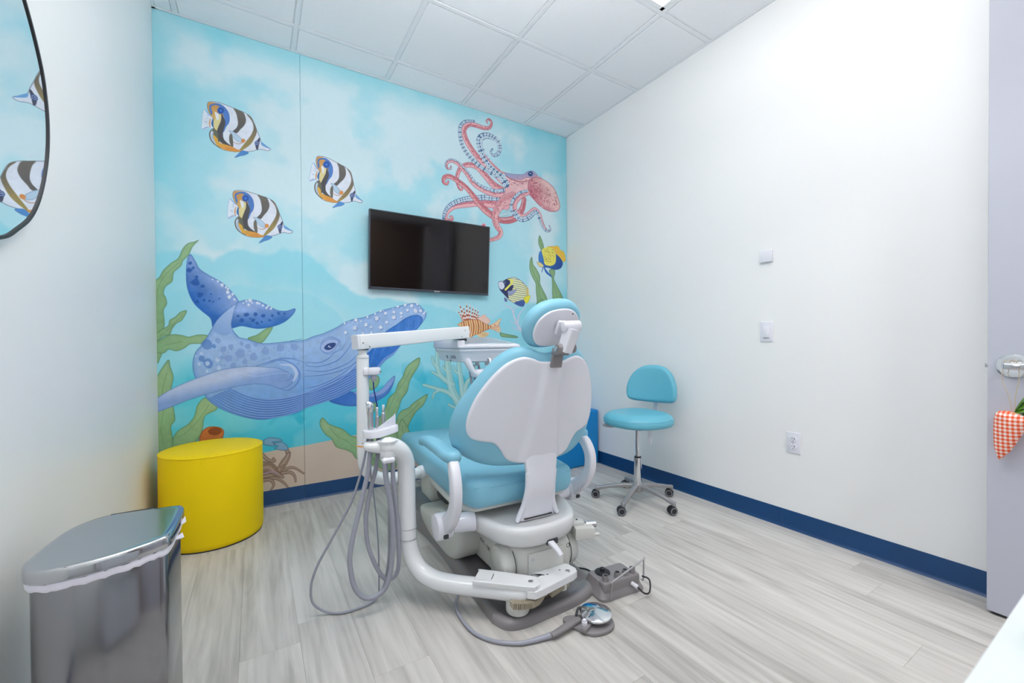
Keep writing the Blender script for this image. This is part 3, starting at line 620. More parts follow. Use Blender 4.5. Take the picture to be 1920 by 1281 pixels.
    cv.shape(f([(585, 240), (640, 205), (700, 212), (742, 270), (742, 380), (692, 418), (622, 402), (604, 330)]), (236, 224, 92), tex=.05)
    for k in range(60): cv.dot(f([(615 + 120 * rng.random(), 230 + 170 * rng.random())])[0], .45 + .3 * rng.random(), (150, 120, 60), .8)
    cv.shape(f([(528, 380), (560, 376), (602, 410), (598, 434), (556, 424)]), (236, 214, 140), out=(90, 110, 160), ow=.6); cv.line(f([(610, 432), (640, 490), (700, 545)]), (40, 92, 180), [2, 4.5, 2], 1); cv.line(f([(600, 435), (585, 490)]), (86, 120, 180), [2.4, 1.6], 1)
    # ---- lionfish
    f = lambda p: fr(800, 540, 5.82, p)
    sp = [((415, 350), (355, 170)), ((425, 345), (400, 200)), ((445, 345), (435, 163)), ((460, 340), (475, 185)), ((490, 345), (508, 205)), ((510, 345), (540, 220)), ((530, 350), (565, 240)), ((545, 355), (575, 285)), ((400, 350), (338, 245)), ((400, 360), (365, 300))]
    for a0, a1 in sp:
        for k in range(8):
            t0, t1 = k / 8, (k + 1) / 8; P0 = (a0[0] + (a1[0] - a0[0]) * t0, a0[1] + (a1[1] - a0[1]) * t0); P1 = (a0[0] + (a1[0] - a0[0]) * t1, a0[1] + (a1[1] - a0[1]) * t1)
            cv.line(f([P0, P1]), (166, 72, 52) if k % 2 == 0 else (240, 222, 214), [3.6 * (1 - t0) + 1.4, 3.6 * (1 - t1) + 1.2], 1, n=2)
    cv.shape(f([(565, 345), (600, 300), (635, 290), (660, 320), (692, 350), (690, 380), (640, 400)]), (240, 196, 180), rim=(214, 120, 110), rw=2)
    cv.shape(f([(685, 412), (740, 380), (810, 333), (788, 400), (808, 450), (790, 485), (740, 460), (690, 445)]), (240, 206, 160), out=(200, 110, 80), ow=.5)
    for k in range(60): t = rng.random(); cv.dot(f([(700 + 100 * t, 430 + (rng.random() - .5) * (30 + 100 * t))])[0], .5, (206, 90, 80), .9)
    cv.shape(f([(540, 500), (610, 480), (680, 492), (650, 530), (590, 540)]), (240, 206, 150), tex=.1)
    lb = cv.shape(f([(338, 402), (380, 372), (430, 352), (500, 345), (570, 350), (640, 392), (695, 412), (695, 440), (640, 466), (560, 500), (510, 522), (440, 560), (410, 540), (415, 450), (370, 420)]), (238, 196, 130), rim=(206, 130, 84), rw=2, out=(150, 70, 40), ow=.6)
    for k in range(13): x = 375 + k * 26; cv.line(f([(x - 8, 340), (x + 8, 400), (x + 8, 460), (x - 10, 540)]), (170, 78, 50), [2.4, 2.8, 1.8] if k % 2 else [1.4, 1.6], .95, clip=lb)
    for k in range(40): cv.dot(f([(430 + 60 * rng.random(), 450 + 50 * rng.random())])[0], .6, (170, 60, 110) if k % 2 else (240, 226, 236), .9)
    for k in range(30): cv.dot(f([(550 + 120 * rng.random(), 490 + 40 * rng.random())])[0], .5, (196, 110, 60), .9)
    # ---- sponge, crab
    f = lambda p: fr(280, 720, 3.31, p)
    cv.shape(f([(310, 360), (325, 300), (365, 268), (430, 268), (462, 292), (455, 335), (440, 380), (350, 400)]), (192, 98, 44), rim=(140, 64, 28), rw=3, out=(110, 50, 26), ow=.8)
    cv.shape(f([(366, 290), (395, 272), (435, 276), (448, 295), (420, 316), (380, 312)]), (128, 56, 26), out=(90, 40, 20), ow=.6)
    CR, CK = (142, 116, 100), (84, 66, 60)
    for p, w in [([(700, 560), (760, 560), (812, 545), (870, 520), (910, 525), (958, 556)], [9, 5, 2]), ([(700, 580), (800, 560), (870, 548), (900, 570), (908, 606)], [8, 5, 2]), ([(700, 600), (780, 585), (830, 610), (862, 642)], [7, 4, 1.6]), ([(700, 600), (750, 596), (772, 625), (752, 662)], [6, 4, 1.6]),
                 ([(700, 440), (735, 470), (775, 480), (770, 462)], [6, 3]), ([(700, 500), (760, 510), (806, 560)], [12, 6]), ([(806, 535), (835, 490), (862, 440), (848, 402)], [9, 11, 7, 5]), ([(690, 530), (740, 520), (780, 550), (830, 580)], [16, 12, 3])]:
        cv.line(f(p), CK, [x + 1.4 for x in w], .9); cv.line(f(p), CR, w, 1); cv.line([(x, y - .6) for x, y in f(p)], (186, 160, 150), [x * .3 for x in w], .7)
    cv.line(f([(700, 560), (760, 545), (800, 560)]), (166, 140, 176), [3, 2], .8)
    cv.line(f([(835, 500), (812, 522)]), CK, 1); cv.line(f([(880, 425), (850, 430)]), CK, 1)
    for p in ([(708, 352), (745, 333), (800, 338), (826, 352), (795, 358), (760, 362), (800, 370), (770, 385), (715, 378)], [(770, 372), (820, 360), (856, 385), (858, 408), (820, 412), (775, 398), (800, 388)]):
        cv.shape(f(p), (108, 156, 194), rim=(62, 104, 152), rw=2, out=(52, 74, 110), ow=.8)
    cv.shape(fr(740, 760, 6.4, [(600, 365), (640, 332), (675, 328), (672, 358)]), (40, 70, 84))
    return np.clip(cv.a, 0, 1) ** .82

# ================================================================ materials
WALL = mat('wall_paint', (240, 240, 240), .38, spec=.45, noise=.012, nscale=3, bump=.05, bscale=260)
HALLW = mat('hall_paint', (120, 100, 84), .7)
TILE = mat('ceiling_tile', (246, 246, 249), .9, spec=.2, noise=.02, nscale=60, bump=.5, bscale=350)
TBAR = mat('grid_steel', (238, 239, 242), .5, spec=.4)
NAVY = mat('navy_vinyl', (8, 62, 112), .42, spec=.5, noise=.05, nscale=20)
TEAL = mat('teal_vinyl', (130, 190, 212), .42, spec=.45, noise=.025, nscale=9, bump=.12, bscale=500)
TEAL2 = mat('stool_vinyl', (100, 178, 200), .42, spec=.45, noise=.025, nscale=9, bump=.12, bscale=500)
WPL = mat('white_plastic', (228, 228, 236), .25, spec=.5, coat=.25, noise=.01, nscale=6)
WARM = mat('warm_white_plastic', (212, 213, 208), .3, spec=.5, coat=.2, noise=.01, nscale=6)
WMET = mat('white_enamel', (234, 236, 238), .16, spec=.55, coat=.5, noise=.008, nscale=8)
SCOOP = mat('scoop_plastic', (222, 223, 224), .26, spec=.5, coat=.25, noise=.01, nscale=6)
GREYP = mat('grey_plastic', (136, 132, 134), .34, spec=.5, coat=.15, noise=.03, nscale=12)
GREYL = mat('grey_silicone', (158, 160, 172), .35, spec=.5, noise=.03, nscale=30)
BLACK = mat('black_rubber', (34, 35, 40), .5, noise=.05)
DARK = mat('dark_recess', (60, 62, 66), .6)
CHROME = mat('chrome', (225, 228, 232), .07, 1., noise=.02)
SATIN = mat('satin_steel', (200, 202, 206), .28, 1., noise=.04, nscale=20)
ALU = mat('cast_aluminium', (168, 166, 168), .4, .6, noise=.04)
STEEL = mat('brushed_stainless', (146, 146, 149), .16, 1., noise=.06, nscale=14, nstretch=(1, 1, .02))
LIDM = mat('polished_stainless_lid', (188, 190, 192), .12, 1., noise=.03, nscale=8)
BAG = mat('bin_liner', (238, 236, 246), .4, spec=.5, noise=.03, nscale=60, bump=.6, bscale=60)
YEL = mat('yellow_vinyl', (246, 212, 4), .55, spec=.22, noise=.03, nscale=7, bump=.15, bscale=420)
BLU = mat('blue_vinyl', (0, 134, 206), .5, spec=.4, noise=.03, nscale=7, bump=.1, bscale=420)
DOORM = mat('door_laminate', (188, 190, 202), .5, spec=.4, noise=.01, nscale=5)
SCR = mat('screen_glass', (20, 17, 18), .07, spec=.5, coat=0)
TVB = mat('tv_bezel', (62, 68, 80), .35, spec=.5)
MIR = mat('mirror_silver', (240, 244, 246), .01, 1.)
INK = mat('printed_ink', (70, 72, 78), .6)
CTOP = mat('countertop', (214, 218, 218), .3, spec=.5, noise=.01)
MINT = mat('mint_plastic', (120, 214, 190), .4)
TWINE = mat('jute_twine', (196, 180, 150), .9, noise=.15, nscale=300)
LEAF = mat('green_ribbon', (76, 132, 20), .6, noise=.25, nscale=30, nstretch=(1, 1, .3))
BLUEW = mat('blue_cable', (20, 40, 120), .4)
ORNG = mat('orange_band', (238, 150, 30), .5)
GLOW = mat('light_diffuser', (255, 255, 255), .5, emit=(255, 253, 250), estr=PANEL_E)
PANELG = mat('control_membrane', (170, 178, 190), .3)

# gingham cloth of the hanging carrot
GING = bpy.data.materials.new('gingham_cloth'); GING.use_nodes = True
_nt = GING.node_tree; _b = _nt.nodes['Principled BSDF']; _b.inputs['Roughness'].default_value = .85
_tc = _nt.nodes.new('ShaderNodeTexCoord'); _sp = _nt.nodes.new('ShaderNodeSeparateXYZ'); _nt.links.new(_tc.outputs['Generated'], _sp.inputs[0])
def _stripe(sock, freq):
    a = _nt.nodes.new('ShaderNodeMath'); a.operation = 'MULTIPLY'; a.inputs[1].default_value = freq; _nt.links.new(sock, a.inputs[0])
    b = _nt.nodes.new('ShaderNodeMath'); b.operation = 'FRACT'; _nt.links.new(a.outputs[0], b.inputs[0])
    c = _nt.nodes.new('ShaderNodeMath'); c.operation = 'GREATER_THAN'; c.inputs[1].default_value = .5; _nt.links.new(b.outputs[0], c.inputs[0]); return c.outputs[0]
_s1 = _stripe(_sp.outputs['Y'], 7); _s2 = _stripe(_sp.outputs['Z'], 13)
_ad = _nt.nodes.new('ShaderNodeMath'); _ad.operation = 'ADD'; _nt.links.new(_s1, _ad.inputs[0]); _nt.links.new(_s2, _ad.inputs[1])
_hf = _nt.nodes.new('ShaderNodeMath'); _hf.operation = 'MULTIPLY'; _hf.inputs[1].default_value = .5; _nt.links.new(_ad.outputs[0], _hf.inputs[0])
_rm = _nt.nodes.new('ShaderNodeValToRGB'); _rm.color_ramp.elements[0].color = (*lin((248, 240, 234)), 1); _rm.color_ramp.elements[1].color = (*lin((232, 84, 34)), 1)
_e = _rm.color_ramp.elements.new(.5); _e.color = (*lin((248, 166, 146)), 1); _rm.color_ramp.interpolation = 'CONSTANT'
_rm.color_ramp.elements[1].position = .25; _rm.color_ramp.elements[1].color = (*lin((248, 160, 140)), 1); _rm.color_ramp.elements[2].position = .75; _rm.color_ramp.elements[2].color = (*lin((230, 82, 32)), 1)
_nt.links.new(_hf.outputs[0], _rm.inputs[0]); _nt.links.new(_rm.outputs[0], _b.inputs['Base Color'])

# vinyl plank floor: streaky pale ash grain running along the planks, another cut of the grain for every plank
FLOOR = bpy.data.materials.new('vinyl_plank'); FLOOR.use_nodes = True
def floor_nodes():
    nt = FLOOR.node_tree; b = nt.nodes['Principled BSDF']; N = nt.nodes.new; Lk = nt.links.new
    tc = N('ShaderNodeTexCoord'); oi = N('ShaderNodeObjectInfo')
    off = N('ShaderNodeVectorMath'); off.operation = 'MULTIPLY_ADD'
    cx = N('ShaderNodeCombineXYZ'); [Lk(oi.outputs['Random'], cx.inputs[i]) for i in range(3)]
    Lk(cx.outputs[0], off.inputs[0]); off.inputs[1].default_value = (31, 57, 13); Lk(tc.outputs['Object'], off.inputs[2])
    def layer(scale, detail, dist, sc):
        mp = N('ShaderNodeMapping'); mp.inputs['Scale'].default_value = sc; Lk(off.outputs[0], mp.inputs[0])
        n = N('ShaderNodeTexNoise'); n.inputs['Scale'].default_value = scale; n.inputs['Detail'].default_value = detail; n.inputs['Distortion'].default_value = dist
        Lk(mp.outputs[0], n.inputs['Vector']); return n.outputs['Fac']
    a = layer(14, 6, 1.2, (1, .1, 1)); c = layer(70, 5, .3, (1, .05, 1)); d = layer(3.5, 3, .6, (1, .35, 1))
    wv = N('ShaderNodeTexWave'); wv.inputs['Scale'].default_value = 9; wv.inputs['Distortion'].default_value = 7; wv.inputs['Detail'].default_value = 3; wv.inputs['Detail Scale'].default_value = .8
    mp = N('ShaderNodeMapping'); mp.inputs['Scale'].default_value = (1, .12, 1); Lk(off.outputs[0], mp.inputs[0]); Lk(mp.outputs[0], wv.inputs['Vector'])
    def mad(x, k, y):
        m = N('ShaderNodeMath'); m.operation = 'MULTIPLY_ADD'; Lk(x, m.inputs[0]); m.inputs[1].default_value = k
        if isinstance(y, (int, float)): m.inputs[2].default_value = y
        else: Lk(y, m.inputs[2])
        return m.outputs[0]
    s = mad(a, .95, mad(c, .42, mad(d, .55, mad(wv.outputs['Fac'], .07, mad(oi.outputs['Random'], .05, -.55)))))
    rmp = N('ShaderNodeValToRGB'); e = rmp.color_ramp.elements
    e[0].position = .22; e[0].color = (*lin((168, 164, 159)), 1); e[1].position = .66; e[1].color = (*lin((208, 204, 199)), 1)
    q = rmp.color_ramp.elements.new(.42); q.color = (*lin((191, 187, 182)), 1)
    Lk(s, rmp.inputs[0]); Lk(rmp.outputs[0], b.inputs['Base Color'])
    b.inputs['Roughness'].default_value = .42; b.inputs['Specular IOR Level'].default_value = .45
    bp = N('ShaderNodeBump'); bp.inputs['Strength'].default_value = .12; bp.inputs['Distance'].default_value = .002; Lk(s, bp.inputs['Height']); Lk(bp.outputs[0], b.inputs['Normal'])
floor_nodes()

# ================================================================ the room
fl = obj('floor', M().box(((XL + XR) / 2, (YB + YF) / 2, -.055), (XR - XL + .2, YB - YF + .2, .10)), mat('screed', (120, 116, 112), .8), kind='structure')
PW, PL, PG = .1825, 1.22, .0004
pm = bpy.data.meshes.new('plank')
_m = M().box((0, 0, -.0025), (PW - PG, PL - PG, .005), .0004, 1)
plank0 = None; rnd = random.Random(4)
k = 0; x = XL + .06 - PW
while x < XR:
    y = YF - rnd.random() * PL
    while y < YB:
        x0, x1 = max(x, XL), min(x + PW, XR); y0, y1 = max(y, YF), min(y + PL, YB)
        if x1 - x0 > .01 and y1 - y0 > .02:
            full = x1 - x0 > PW - 1e-6 and y1 - y0 > PL - 1e-6
            if full and plank0 is not None:
                o = plank0.copy(); COL.objects.link(o)
            else:
                o = obj('plank', M().box((0, 0, -.0025), (x1 - x0 - PG, y1 - y0 - PG, .005), .0004, 1), FLOOR, smooth=0)
                if full: plank0 = o
            o.parent = fl; o.location = ((x0 + x1) / 2, (y0 + y1) / 2, 0)
        y += PL
    x += PW

wl = obj('wall_left', M().box((XL - .05, (YB + YF) / 2, ROOM_H / 2), (.10, YB - YF + .2, ROOM_H + .1)), WALL, kind='structure')
wr = obj('wall_right', M().box((XR + .05, (YB + YF) / 2, ROOM_H / 2), (.10, YB - YF + .2, ROOM_H + .1)), WALL, kind='structure')
DX0, DX1, DH = 1.50, 2.42, 2.46
wf = obj('wall_front', M().box(((XL + DX0) / 2, YF - .05, ROOM_H / 2), (DX0 - XL, .10, ROOM_H)).box(((DX1 + XR) / 2, YF - .05, ROOM_H / 2), (XR - DX1, .10, ROOM_H)).box(((DX0 + DX1) / 2, YF - .05, (DH + ROOM_H) / 2), (DX1 - DX0, .10, ROOM_H - DH)), WALL, kind='structure', smooth=0)
obj('trim_1', M().box((DX0 - .02, YF + .005, DH / 2), (.05, .13, DH), .004).box((DX1 + .02, YF + .005, DH / 2), (.05, .13, DH), .004).box(((DX0 + DX1) / 2, YF + .005, DH + .02), (DX1 - DX0 + .09, .13, .05), .004), DOORM, kind='structure')
obj('wall_hall', M().box((1.9, YF - 1.9, 1.5), (3.4, .1, 3.1)).box((.25, YF - 1.0, 1.5), (.1, 1.9, 3.1)).box((3.55, YF - 1.0, 1.5), (.1, 1.9, 3.1)).box((1.9, YF - 1.0, 3.0), (3.4, 1.9, .1)).box((1.9, YF - 1.0, -.05), (3.4, 1.9, .1)), HALLW, kind='structure', smooth=0)
hl = bpy.data.lights.new('hall_fill', 'AREA'); hl.energy = HALL_E; hl.size = .5; hlo = bpy.data.objects.new('hall_fill', hl); COL.objects.link(hlo); hlo.location = (1.6, YF - 1.1, 2.9)  # added fill light, brightens the unseen hall that the screen reflects

# the mural wall: two printed panels that butt at a seam
wb = obj('wall_back', M().box(((XL + XR) / 2, YB + .06, ROOM_H / 2), (XR - XL + .2, .10, ROOM_H + .1)), WALL, kind='structure')
SEAM = .2755
img = bpy.data.images.new('mural_print', CAN_W, CAN_H)
_a = paint(); _px = np.ones((CAN_H, CAN_W, 4), np.float32); _px[..., :3] = _a[::-1]
img.pixels.foreach_set(_px.ravel()); img.update(); img.pack()
MUR = bpy.data.materials.new('mural_print'); MUR.use_nodes = True
_nt = MUR.node_tree; _b = _nt.nodes['Principled BSDF']; _t = _nt.nodes.new('ShaderNodeTexImage'); _t.image = img; _t.extension = 'EXTEND'; _t.interpolation = 'Cubic'
_g = _nt.nodes.new('ShaderNodeNewGeometry'); _mp = _nt.nodes.new('ShaderNodeMapping'); _mp.vector_type = 'POINT'
_sx = _nt.nodes.new('ShaderNodeSeparateXYZ'); _cx = _nt.nodes.new('ShaderNodeCombineXYZ'); _nt.links.new(_g.outputs['Position'], _sx.inputs[0])
def _map(o_, lo, hi, inp):
    r_ = _nt.nodes.new('ShaderNodeMapRange'); r_.clamp = False; r_.inputs[1].default_value = lo; r_.inputs[2].default_value = hi; _nt.links.new(o_, r_.inputs[0]); _nt.links.new(r_.outputs[0], inp)
_map(_sx.outputs['X'], XL, XR, _cx.inputs[0]); _map(_sx.outputs['Z'], 0, ROOM_H, _cx.inputs[1])
_nt.links.new(_cx.outputs[0], _t.inputs['Vector'])
_n = _nt.nodes.new('ShaderNodeTexNoise'); _n.inputs['Scale'].default_value = 260; _bp = _nt.nodes.new('ShaderNodeBump'); _bp.inputs['Strength'].default_value = .08; _bp.inputs['Distance'].default_value = .001
_nt.links.new(_g.outputs['Position'], _n.inputs['Vector']); _nt.links.new(_n.outputs[0], _bp.inputs['Height']); _nt.links.new(_bp.outputs[0], _b.inputs['Normal'])
_nt.links.new(_t.outputs[0], _b.inputs['Base Color']); _b.inputs['Roughness'].default_value = .55; _b.inputs['Specular IOR Level'].default_value = .3
for x0, x1 in ((XL, SEAM - .0008), (SEAM + .0008, XR - .004)):
    obj('mural_panel', M().box(((x0 + x1) / 2, YB + .005, ROOM_H / 2), (x1 - x0, .010, ROOM_H), .0012, 1), MUR, wb, smooth=0)

# cove baseboards
def baseboard(name, p0, p1, nrm, joints=()):
    """vinyl cove profile swept from p0 to p1 along the wall whose inside normal is nrm"""
    m = M(); p0 = Vector(p0); p1 = Vector(p1); n = Vector(nrm); L = (p1 - p0).length; cuts = [0] + list(joints) + [L]; d = (p1 - p0).normalized()
    prof = [(0, .1016), (.0025, .1016), (.0035, .099), (.0035, .018), (.006, .009), (.011, .003), (.013, .0), (0, 0)]
    for a, b in zip(cuts[:-1], cuts[1:]):
        r = [[p0 + d * t + n * u + Vector((0, 0, z)) for u, z in prof] for t in (a + .0005, b - .0005)]
        m.loft(r)
    return obj(name, m, NAVY, kind='structure', smooth=50)
baseboard('baseboard_back', (XL, YB, 0), (XR, YB, 0), (0, -1, 0), (SEAM - XL,))
baseboard('baseboard_right', (XR, YB, 0), (XR, YF, 0), (-1, 0, 0), (1.9,))
baseboard('baseboard_left', (XL, YF, 0), (XL, YB, 0), (1, 0, 0))

# suspended ceiling: steel grid and lay-in tiles
ce = obj('ceiling', M().box(((XL + XR) / 2, (YB + YF) / 2, ROOM_H + .12), (XR - XL + .2, YB - YF + .2, .10)), WALL, kind='structure')
S6 = .6096; GX = [2.0639 - S6 * k for k in range(5) if 2.0639 - S6 * k > XL]; GY = [2.2687 + S6 - S6 * k for k in range(7) if 2.2687 + S6 - S6 * k > YF]
g = M(); BW = .024
for x in GX: g.box((x, (YB + YF) / 2, ROOM_H + .004), (BW, YB - YF, .008), .0008, 1)
for y in GY: g.box(((XL + XR) / 2, y, ROOM_H + .0042), (XR - XL, BW, .008), .0008, 1)
for x, y, w, h in ((XL + .009, (YB + YF) / 2, .018, YB - YF), (XR - .009, (YB + YF) / 2, .018, YB - YF), ((XL + XR) / 2, YB - .007, XR - XL, .014), ((XL + XR) / 2, YF + .009, XR - XL, .018)): g.box((x, y, ROOM_H + .0038), (w, h, .008), .0008, 1)
obj('ceiling_grid', g, TBAR, ce, smooth=0)
ex = sorted(GX + [XL, XR]); ey = sorted(GY + [YF, YB]); LIGHTS = []
tile_cache = {}
for i in range(len(ex) - 1):
    for j in range(len(ey) - 1):
        x0, x1, y0, y1 = ex[i], ex[i + 1], ey[j], ey[j + 1]; cx, cy = (x0 + x1) / 2, (y0 + y1) / 2
        if abs(cx - 1.759) < .1 or abs(cx - .540) < .1:
            if .44 < cy < 1.66: continue
        key = (round(x1 - x0, 3), round(y1 - y0, 3)); w, h = x1 - x0 - .002, y1 - y0 - .002
        if key in tile_cache: o = tile_cache[key].copy(); COL.objects.link(o)
        else:
            m = M(); m.loft([[(sx * (w / 2 - a), sy * (h / 2 - a), z) for sx, sy in ((-1, -1), (1, -1), (1, 1), (-1, 1))] for a, z in ((0, .022), (0, .009), (.017, .009), (.019, .0022))])
            o = obj('ceiling_tile', m, TILE, smooth=0); tile_cache[key] = o
        o.parent = ce; o.location = (cx, cy, ROOM_H)
for cx in (1.759, .540):
    cy = 1.0495
    t = thing('ceiling_light', 'white recessed ceiling light panel nearer the right wall' if cx > 1 else 'white recessed ceiling light panel nearer the left wall', 'ceiling light', (cx, cy, ROOM_H), group='ceiling light panels')
    w, h = S6 - .026, 2 * S6 - .026
    fr_ = M()
    for sx in (-1, 1): fr_.box((sx * (w / 2 - .012), 0, .007), (.024, h, .014), .001, 1)
    for sy in (-1, 1): fr_.box((0, sy * (h / 2 - .012), .007), (w, .024, .014), .001, 1)
    fr_.box((0, 0, .06), (w, h, .01))
    obj('frame', fr_, TBAR, t, smooth=0); obj('diffuser', M().box((0, 0, .011), (w - .048, h - .048, .004)), GLOW, t, smooth=0)

# the open door, folded back along the right wall
dr = obj('door_1', M().box((2.412, -.036, .012 + 1.215), (.044, .914, 2.43), .0015, 1), DOORM, kind='structure')
HZ = .953
DF = 2.390
m = M().lathe([(.0, .0), (.0445, 0), (.046, .0015), (.044, .0045), (.036, .0055), (.030, .0052), (.0295, .0035), (.015, .0035), (.014, .012), (0, .012)], (DF, .356, HZ), (-1, 0, 0), 40)
rs = obj('rosette', m, CHROME, dr)
m = M().tube([(DF - .003, .356, HZ), (DF - .030, .356, HZ), (DF - .046, .352, HZ), (DF - .050, .340, HZ)], .011, 14)
m.box((DF - .052, .304, HZ), (.011, .142, .023), .0052, 4)
hd = obj('door_handle', m, SATIN, dr, smooth=50)
obj('latch', M().box((2.412, .4255, HZ), (.012, .012, .018), .002), SATIN, dr)
obj('latch_plate', M().box((2.412, .4214, HZ), (.026, .0016, .057), .0004, 1), SATIN, dr)
obj('door_hinge', M().cyl((2.436, -.497, .3), (2.436, -.497, .4), .007).cyl((2.436, -.497, 1.2), (2.436, -.497, 1.3), .007).cyl((2.436, -.497, 2.1), (2.436, -.497, 2.2), .007), SATIN, dr)
obj('door_sweep', M().box((2.413, -.03, .0095), (.034, .88, .012), .001, 1), BLACK, dr)

# ================================================================ the dental chair (local frame: a = right, b = towards the mural, z = up)
CHX, CHY, CHR = 1.0, 1.43, R(-2.7)
ch = thing('dental_chair', 'teal and white dental chair facing the mural wall, seen from behind', 'dental chair', (CHX, CHY, 0), CHR)
V3 = Vector
def mirror(half):
    """half outline from the top centre down the right side to the bottom centre -> closed outline"""
    h = [tuple(p) for p in half]; return h + [(-x, y) for x, y in h[::-1] if abs(x) > 1e-6]
def backb(a, z, k=.085): return -.009 - .25 * (z - .554) + k * (a / .3) ** 2
# backrest cushion
half = [(0, 1.010), (.05, 1.018), (.10, 1.035), (.15, 1.030), (.20, .996), (.25, .932), (.29, .866), (.325, .795), (.341, .73), (.338, .665), (.315, .615), (.26, .574), (.19, .550), (.10, .543), (0, .540)]
out = cr(mirror(half), True, 4)
def mp_back(off): return lambda x, y, h: (x, backb(x, y) + h + off, y)
m = M().pillow(out, rp(.095, .042, 6), mp_back(.012), inner=(.85, .68, .5, .32, .15), c=np.array((0, .76)))
bk = obj('backrest', m, TEAL, ch, smooth=60)
# white rear shell
half = [(0, .977), (.055, .979), (.085, .990), (.13, .997), (.182, .976), (.228, .930), (.264, .875), (.287, .825), (.303, .765), (.303, .712), (.284, .677), (.245, .663), (.202, .654), (.172, .624), (.15, .588), (.113, .567), (.08, .564), (0, .562)]
out = cr(mirror(half), True, 4)
def mp_shell(x, y, h):
    # a soft raised spine up the middle, fading to the sides
    w = .018 + .060 * max(0, min(1, (.97 - y) / .41)) ** 1.4; q = max(0, min(1, (abs(x + .002) - w) / .030)); ridge = .013 * (1 - q * q * (3 - 2 * q)) * min(1, (1.0 - y) / .1)
    return (x, backb(x, y) + .022 - h - ridge * (h > .012), y)
m = M().pillow(out, rp(.024, .011, 4), mp_shell, inner=(.95, .9, .84, .78, .72, .66, .6, .54, .48, .42, .36, .30, .24, .18, .12, .06), c=np.array((0, .76)))
sh = obj('back_shell', m, WPL, ch, smooth=60)
# the strap that carries the back, from the shell down into the pan
m = M(); sec = [(u, v) for v, u in rrect(.26, 2, .12, 4)]
def strap(p): return V3(p)
rings = []
for a0, w, b, z in cr([(0, .078, -.012, .60), (0, .074, -.016, .555), (-.002, .066, -.022, .50), (-.004, .067, -.018, .45), (-.006, .073, -.004, .40), (-.008, .080, .008, .355), (-.010, .090, .014, .325)], False, 4):
    rings.append([(a0 + w * u, b + .016 * v + .010 * (1 - abs(u)) * -1, z) for u, v in rrect(2, 2, .5, 5)])
m.loft(rings)
for s_ in (-1, 1): m.tube([(s_ * .064 - .002, -.024, .52), (s_ * .062 - .004, -.020, .46), (s_ * .070 - .006, -.008, .395), (s_ * .086 - .008, -.002, .350), (s_ * .096 - .008, -.004, .332)], [.011, .011, .011, .011, .009], 10)
bs = obj('back_strap', m, WPL, ch, smooth=50)
obj('strap_slot', M().box((-.008, .012, .3345), (.135, .05, .006), .001, 1), DARK, bs)
# headrest
HC = V3((.002, -.130, 1.108)); sl = math.atan(.55)
HT = Matrix.Translation(HC) @ Matrix.Rotation(sl, 4, 'X') @ Matrix.Rotation(R(90), 4, 'X') @ Matrix.Rotation(R(13), 4, 'Z')
hout = .91 * cr([(.138, 0), (.128, .052), (.085, .095), (.02, .110), (-.05, .105), (-.108, .072), (-.138, .012), (-.132, -.045), (-.098, -.088), (-.03, -.108), (.04, -.106), (.105, -.07)], True, 5)
def mph(x, y, h): return tuple(HT @ V3((x, y, h + .22 * (x * x) * 1.2)))   # +h = towards the viewer (rear)
m = M().pillow(hout, [(q, -.075 + hh) for q, hh in rp(.068, .033, 6)], mph)
hr = obj('headrest', m, TEAL, ch, smooth=60)
m = M().pillow([(p[0] * .80 + .002, p[1] * .79 - .003) for p in hout], [(q, -.012 + hh) for q, hh in rp(.012, .006, 3)], mph)
hp = obj('headrest_plate', m, WPL, ch, smooth=60)
m = M(); q = HT @ V3((.065, .052, .008)); nn = (HT.to_3x3() @ V3((0, 0, 1))).normalized()
m.cyl(q, q + nn * .0012, .003, n=10); obj('screw', m, DARK, hp)
# headrest bar: flat tapered link with round knuckle ends, on a dark joint
p0 = V3((.000, -.188, 1.018)); p1 = V3((.016, -.214, 1.104)); m = M()
m.tube([p0, p0.lerp(p1, .5), p1], [.027, .029, .031], 8, 1, sec=rrect(1.9, 1.5, .35, 4), up=(1, 0, 0))
m.cyl(p1 + V3((-.034, .012, .006)), p1 + V3((.036, .002, .010)), .021, bev=.004, n=24)
obj('headrest_bar', m, WPL, ch, smooth=45)
m = M().box((-.004, -.168, 1.030), (.020, .036, .044), .006).cyl((-.034, -.186, 1.028), (.046, -.186, 1.030), .019, bev=.004)
m.box((.002, -.136, .993), (.050, .014, .080), .004, rot=Matrix.Rotation(R(14), 3, 'X')).box((.0, -.16, 1.012), (.05, .05, .018), .004)
obj('headrest_joint', m, GREYP, ch, smooth=40)
m = M().box((.012, -.150, 1.108), (.044, .02, .06), .008, rot=Matrix.Rotation(sl * 1.0, 3, 'X')); obj('headrest_slide', m, WPL, ch)
m = M().cyl((-.036, -.186, 1.028), (-.040, -.186, 1.028), .009); obj('joint_cap', m, SATIN, ch)

# seat and leg rest: one long cushion, sides falling to the knees, toe end drooping
m = M(); rings = []
st = [(.055, .205, .405, .462), (.070, .238, .384, .486), (.11, .258, .373, .499), (.22, .264, .366, .502), (.36, .268, .360, .502), (.52, .268, .358, .500), (.68, .266, .360, .500), (.84, .262, .364, .500), (.98, .256, .368, .498), (1.14, .245, .370, .482), (1.28, .230, .364, .460), (1.38, .200, .364, .440), (1.43, .150, .378, .424)]
for b, w, z0, z1 in cr(st, False, 3):
    h = z1 - z0; r = min(.042, h * .45); o2 = rrect(2 * w, h, r, 6, (0, (z0 + z1) / 2))
    rings.append([(x - .022, b, y - (.018 * math.exp(-(x / .2) ** 2) if y > (z0 + z1) / 2 and .1 < b < 1.2 else 0)) for x, y in o2])
m.loft(rings)
seat = obj('seat', m, TEAL, ch, smooth=70)
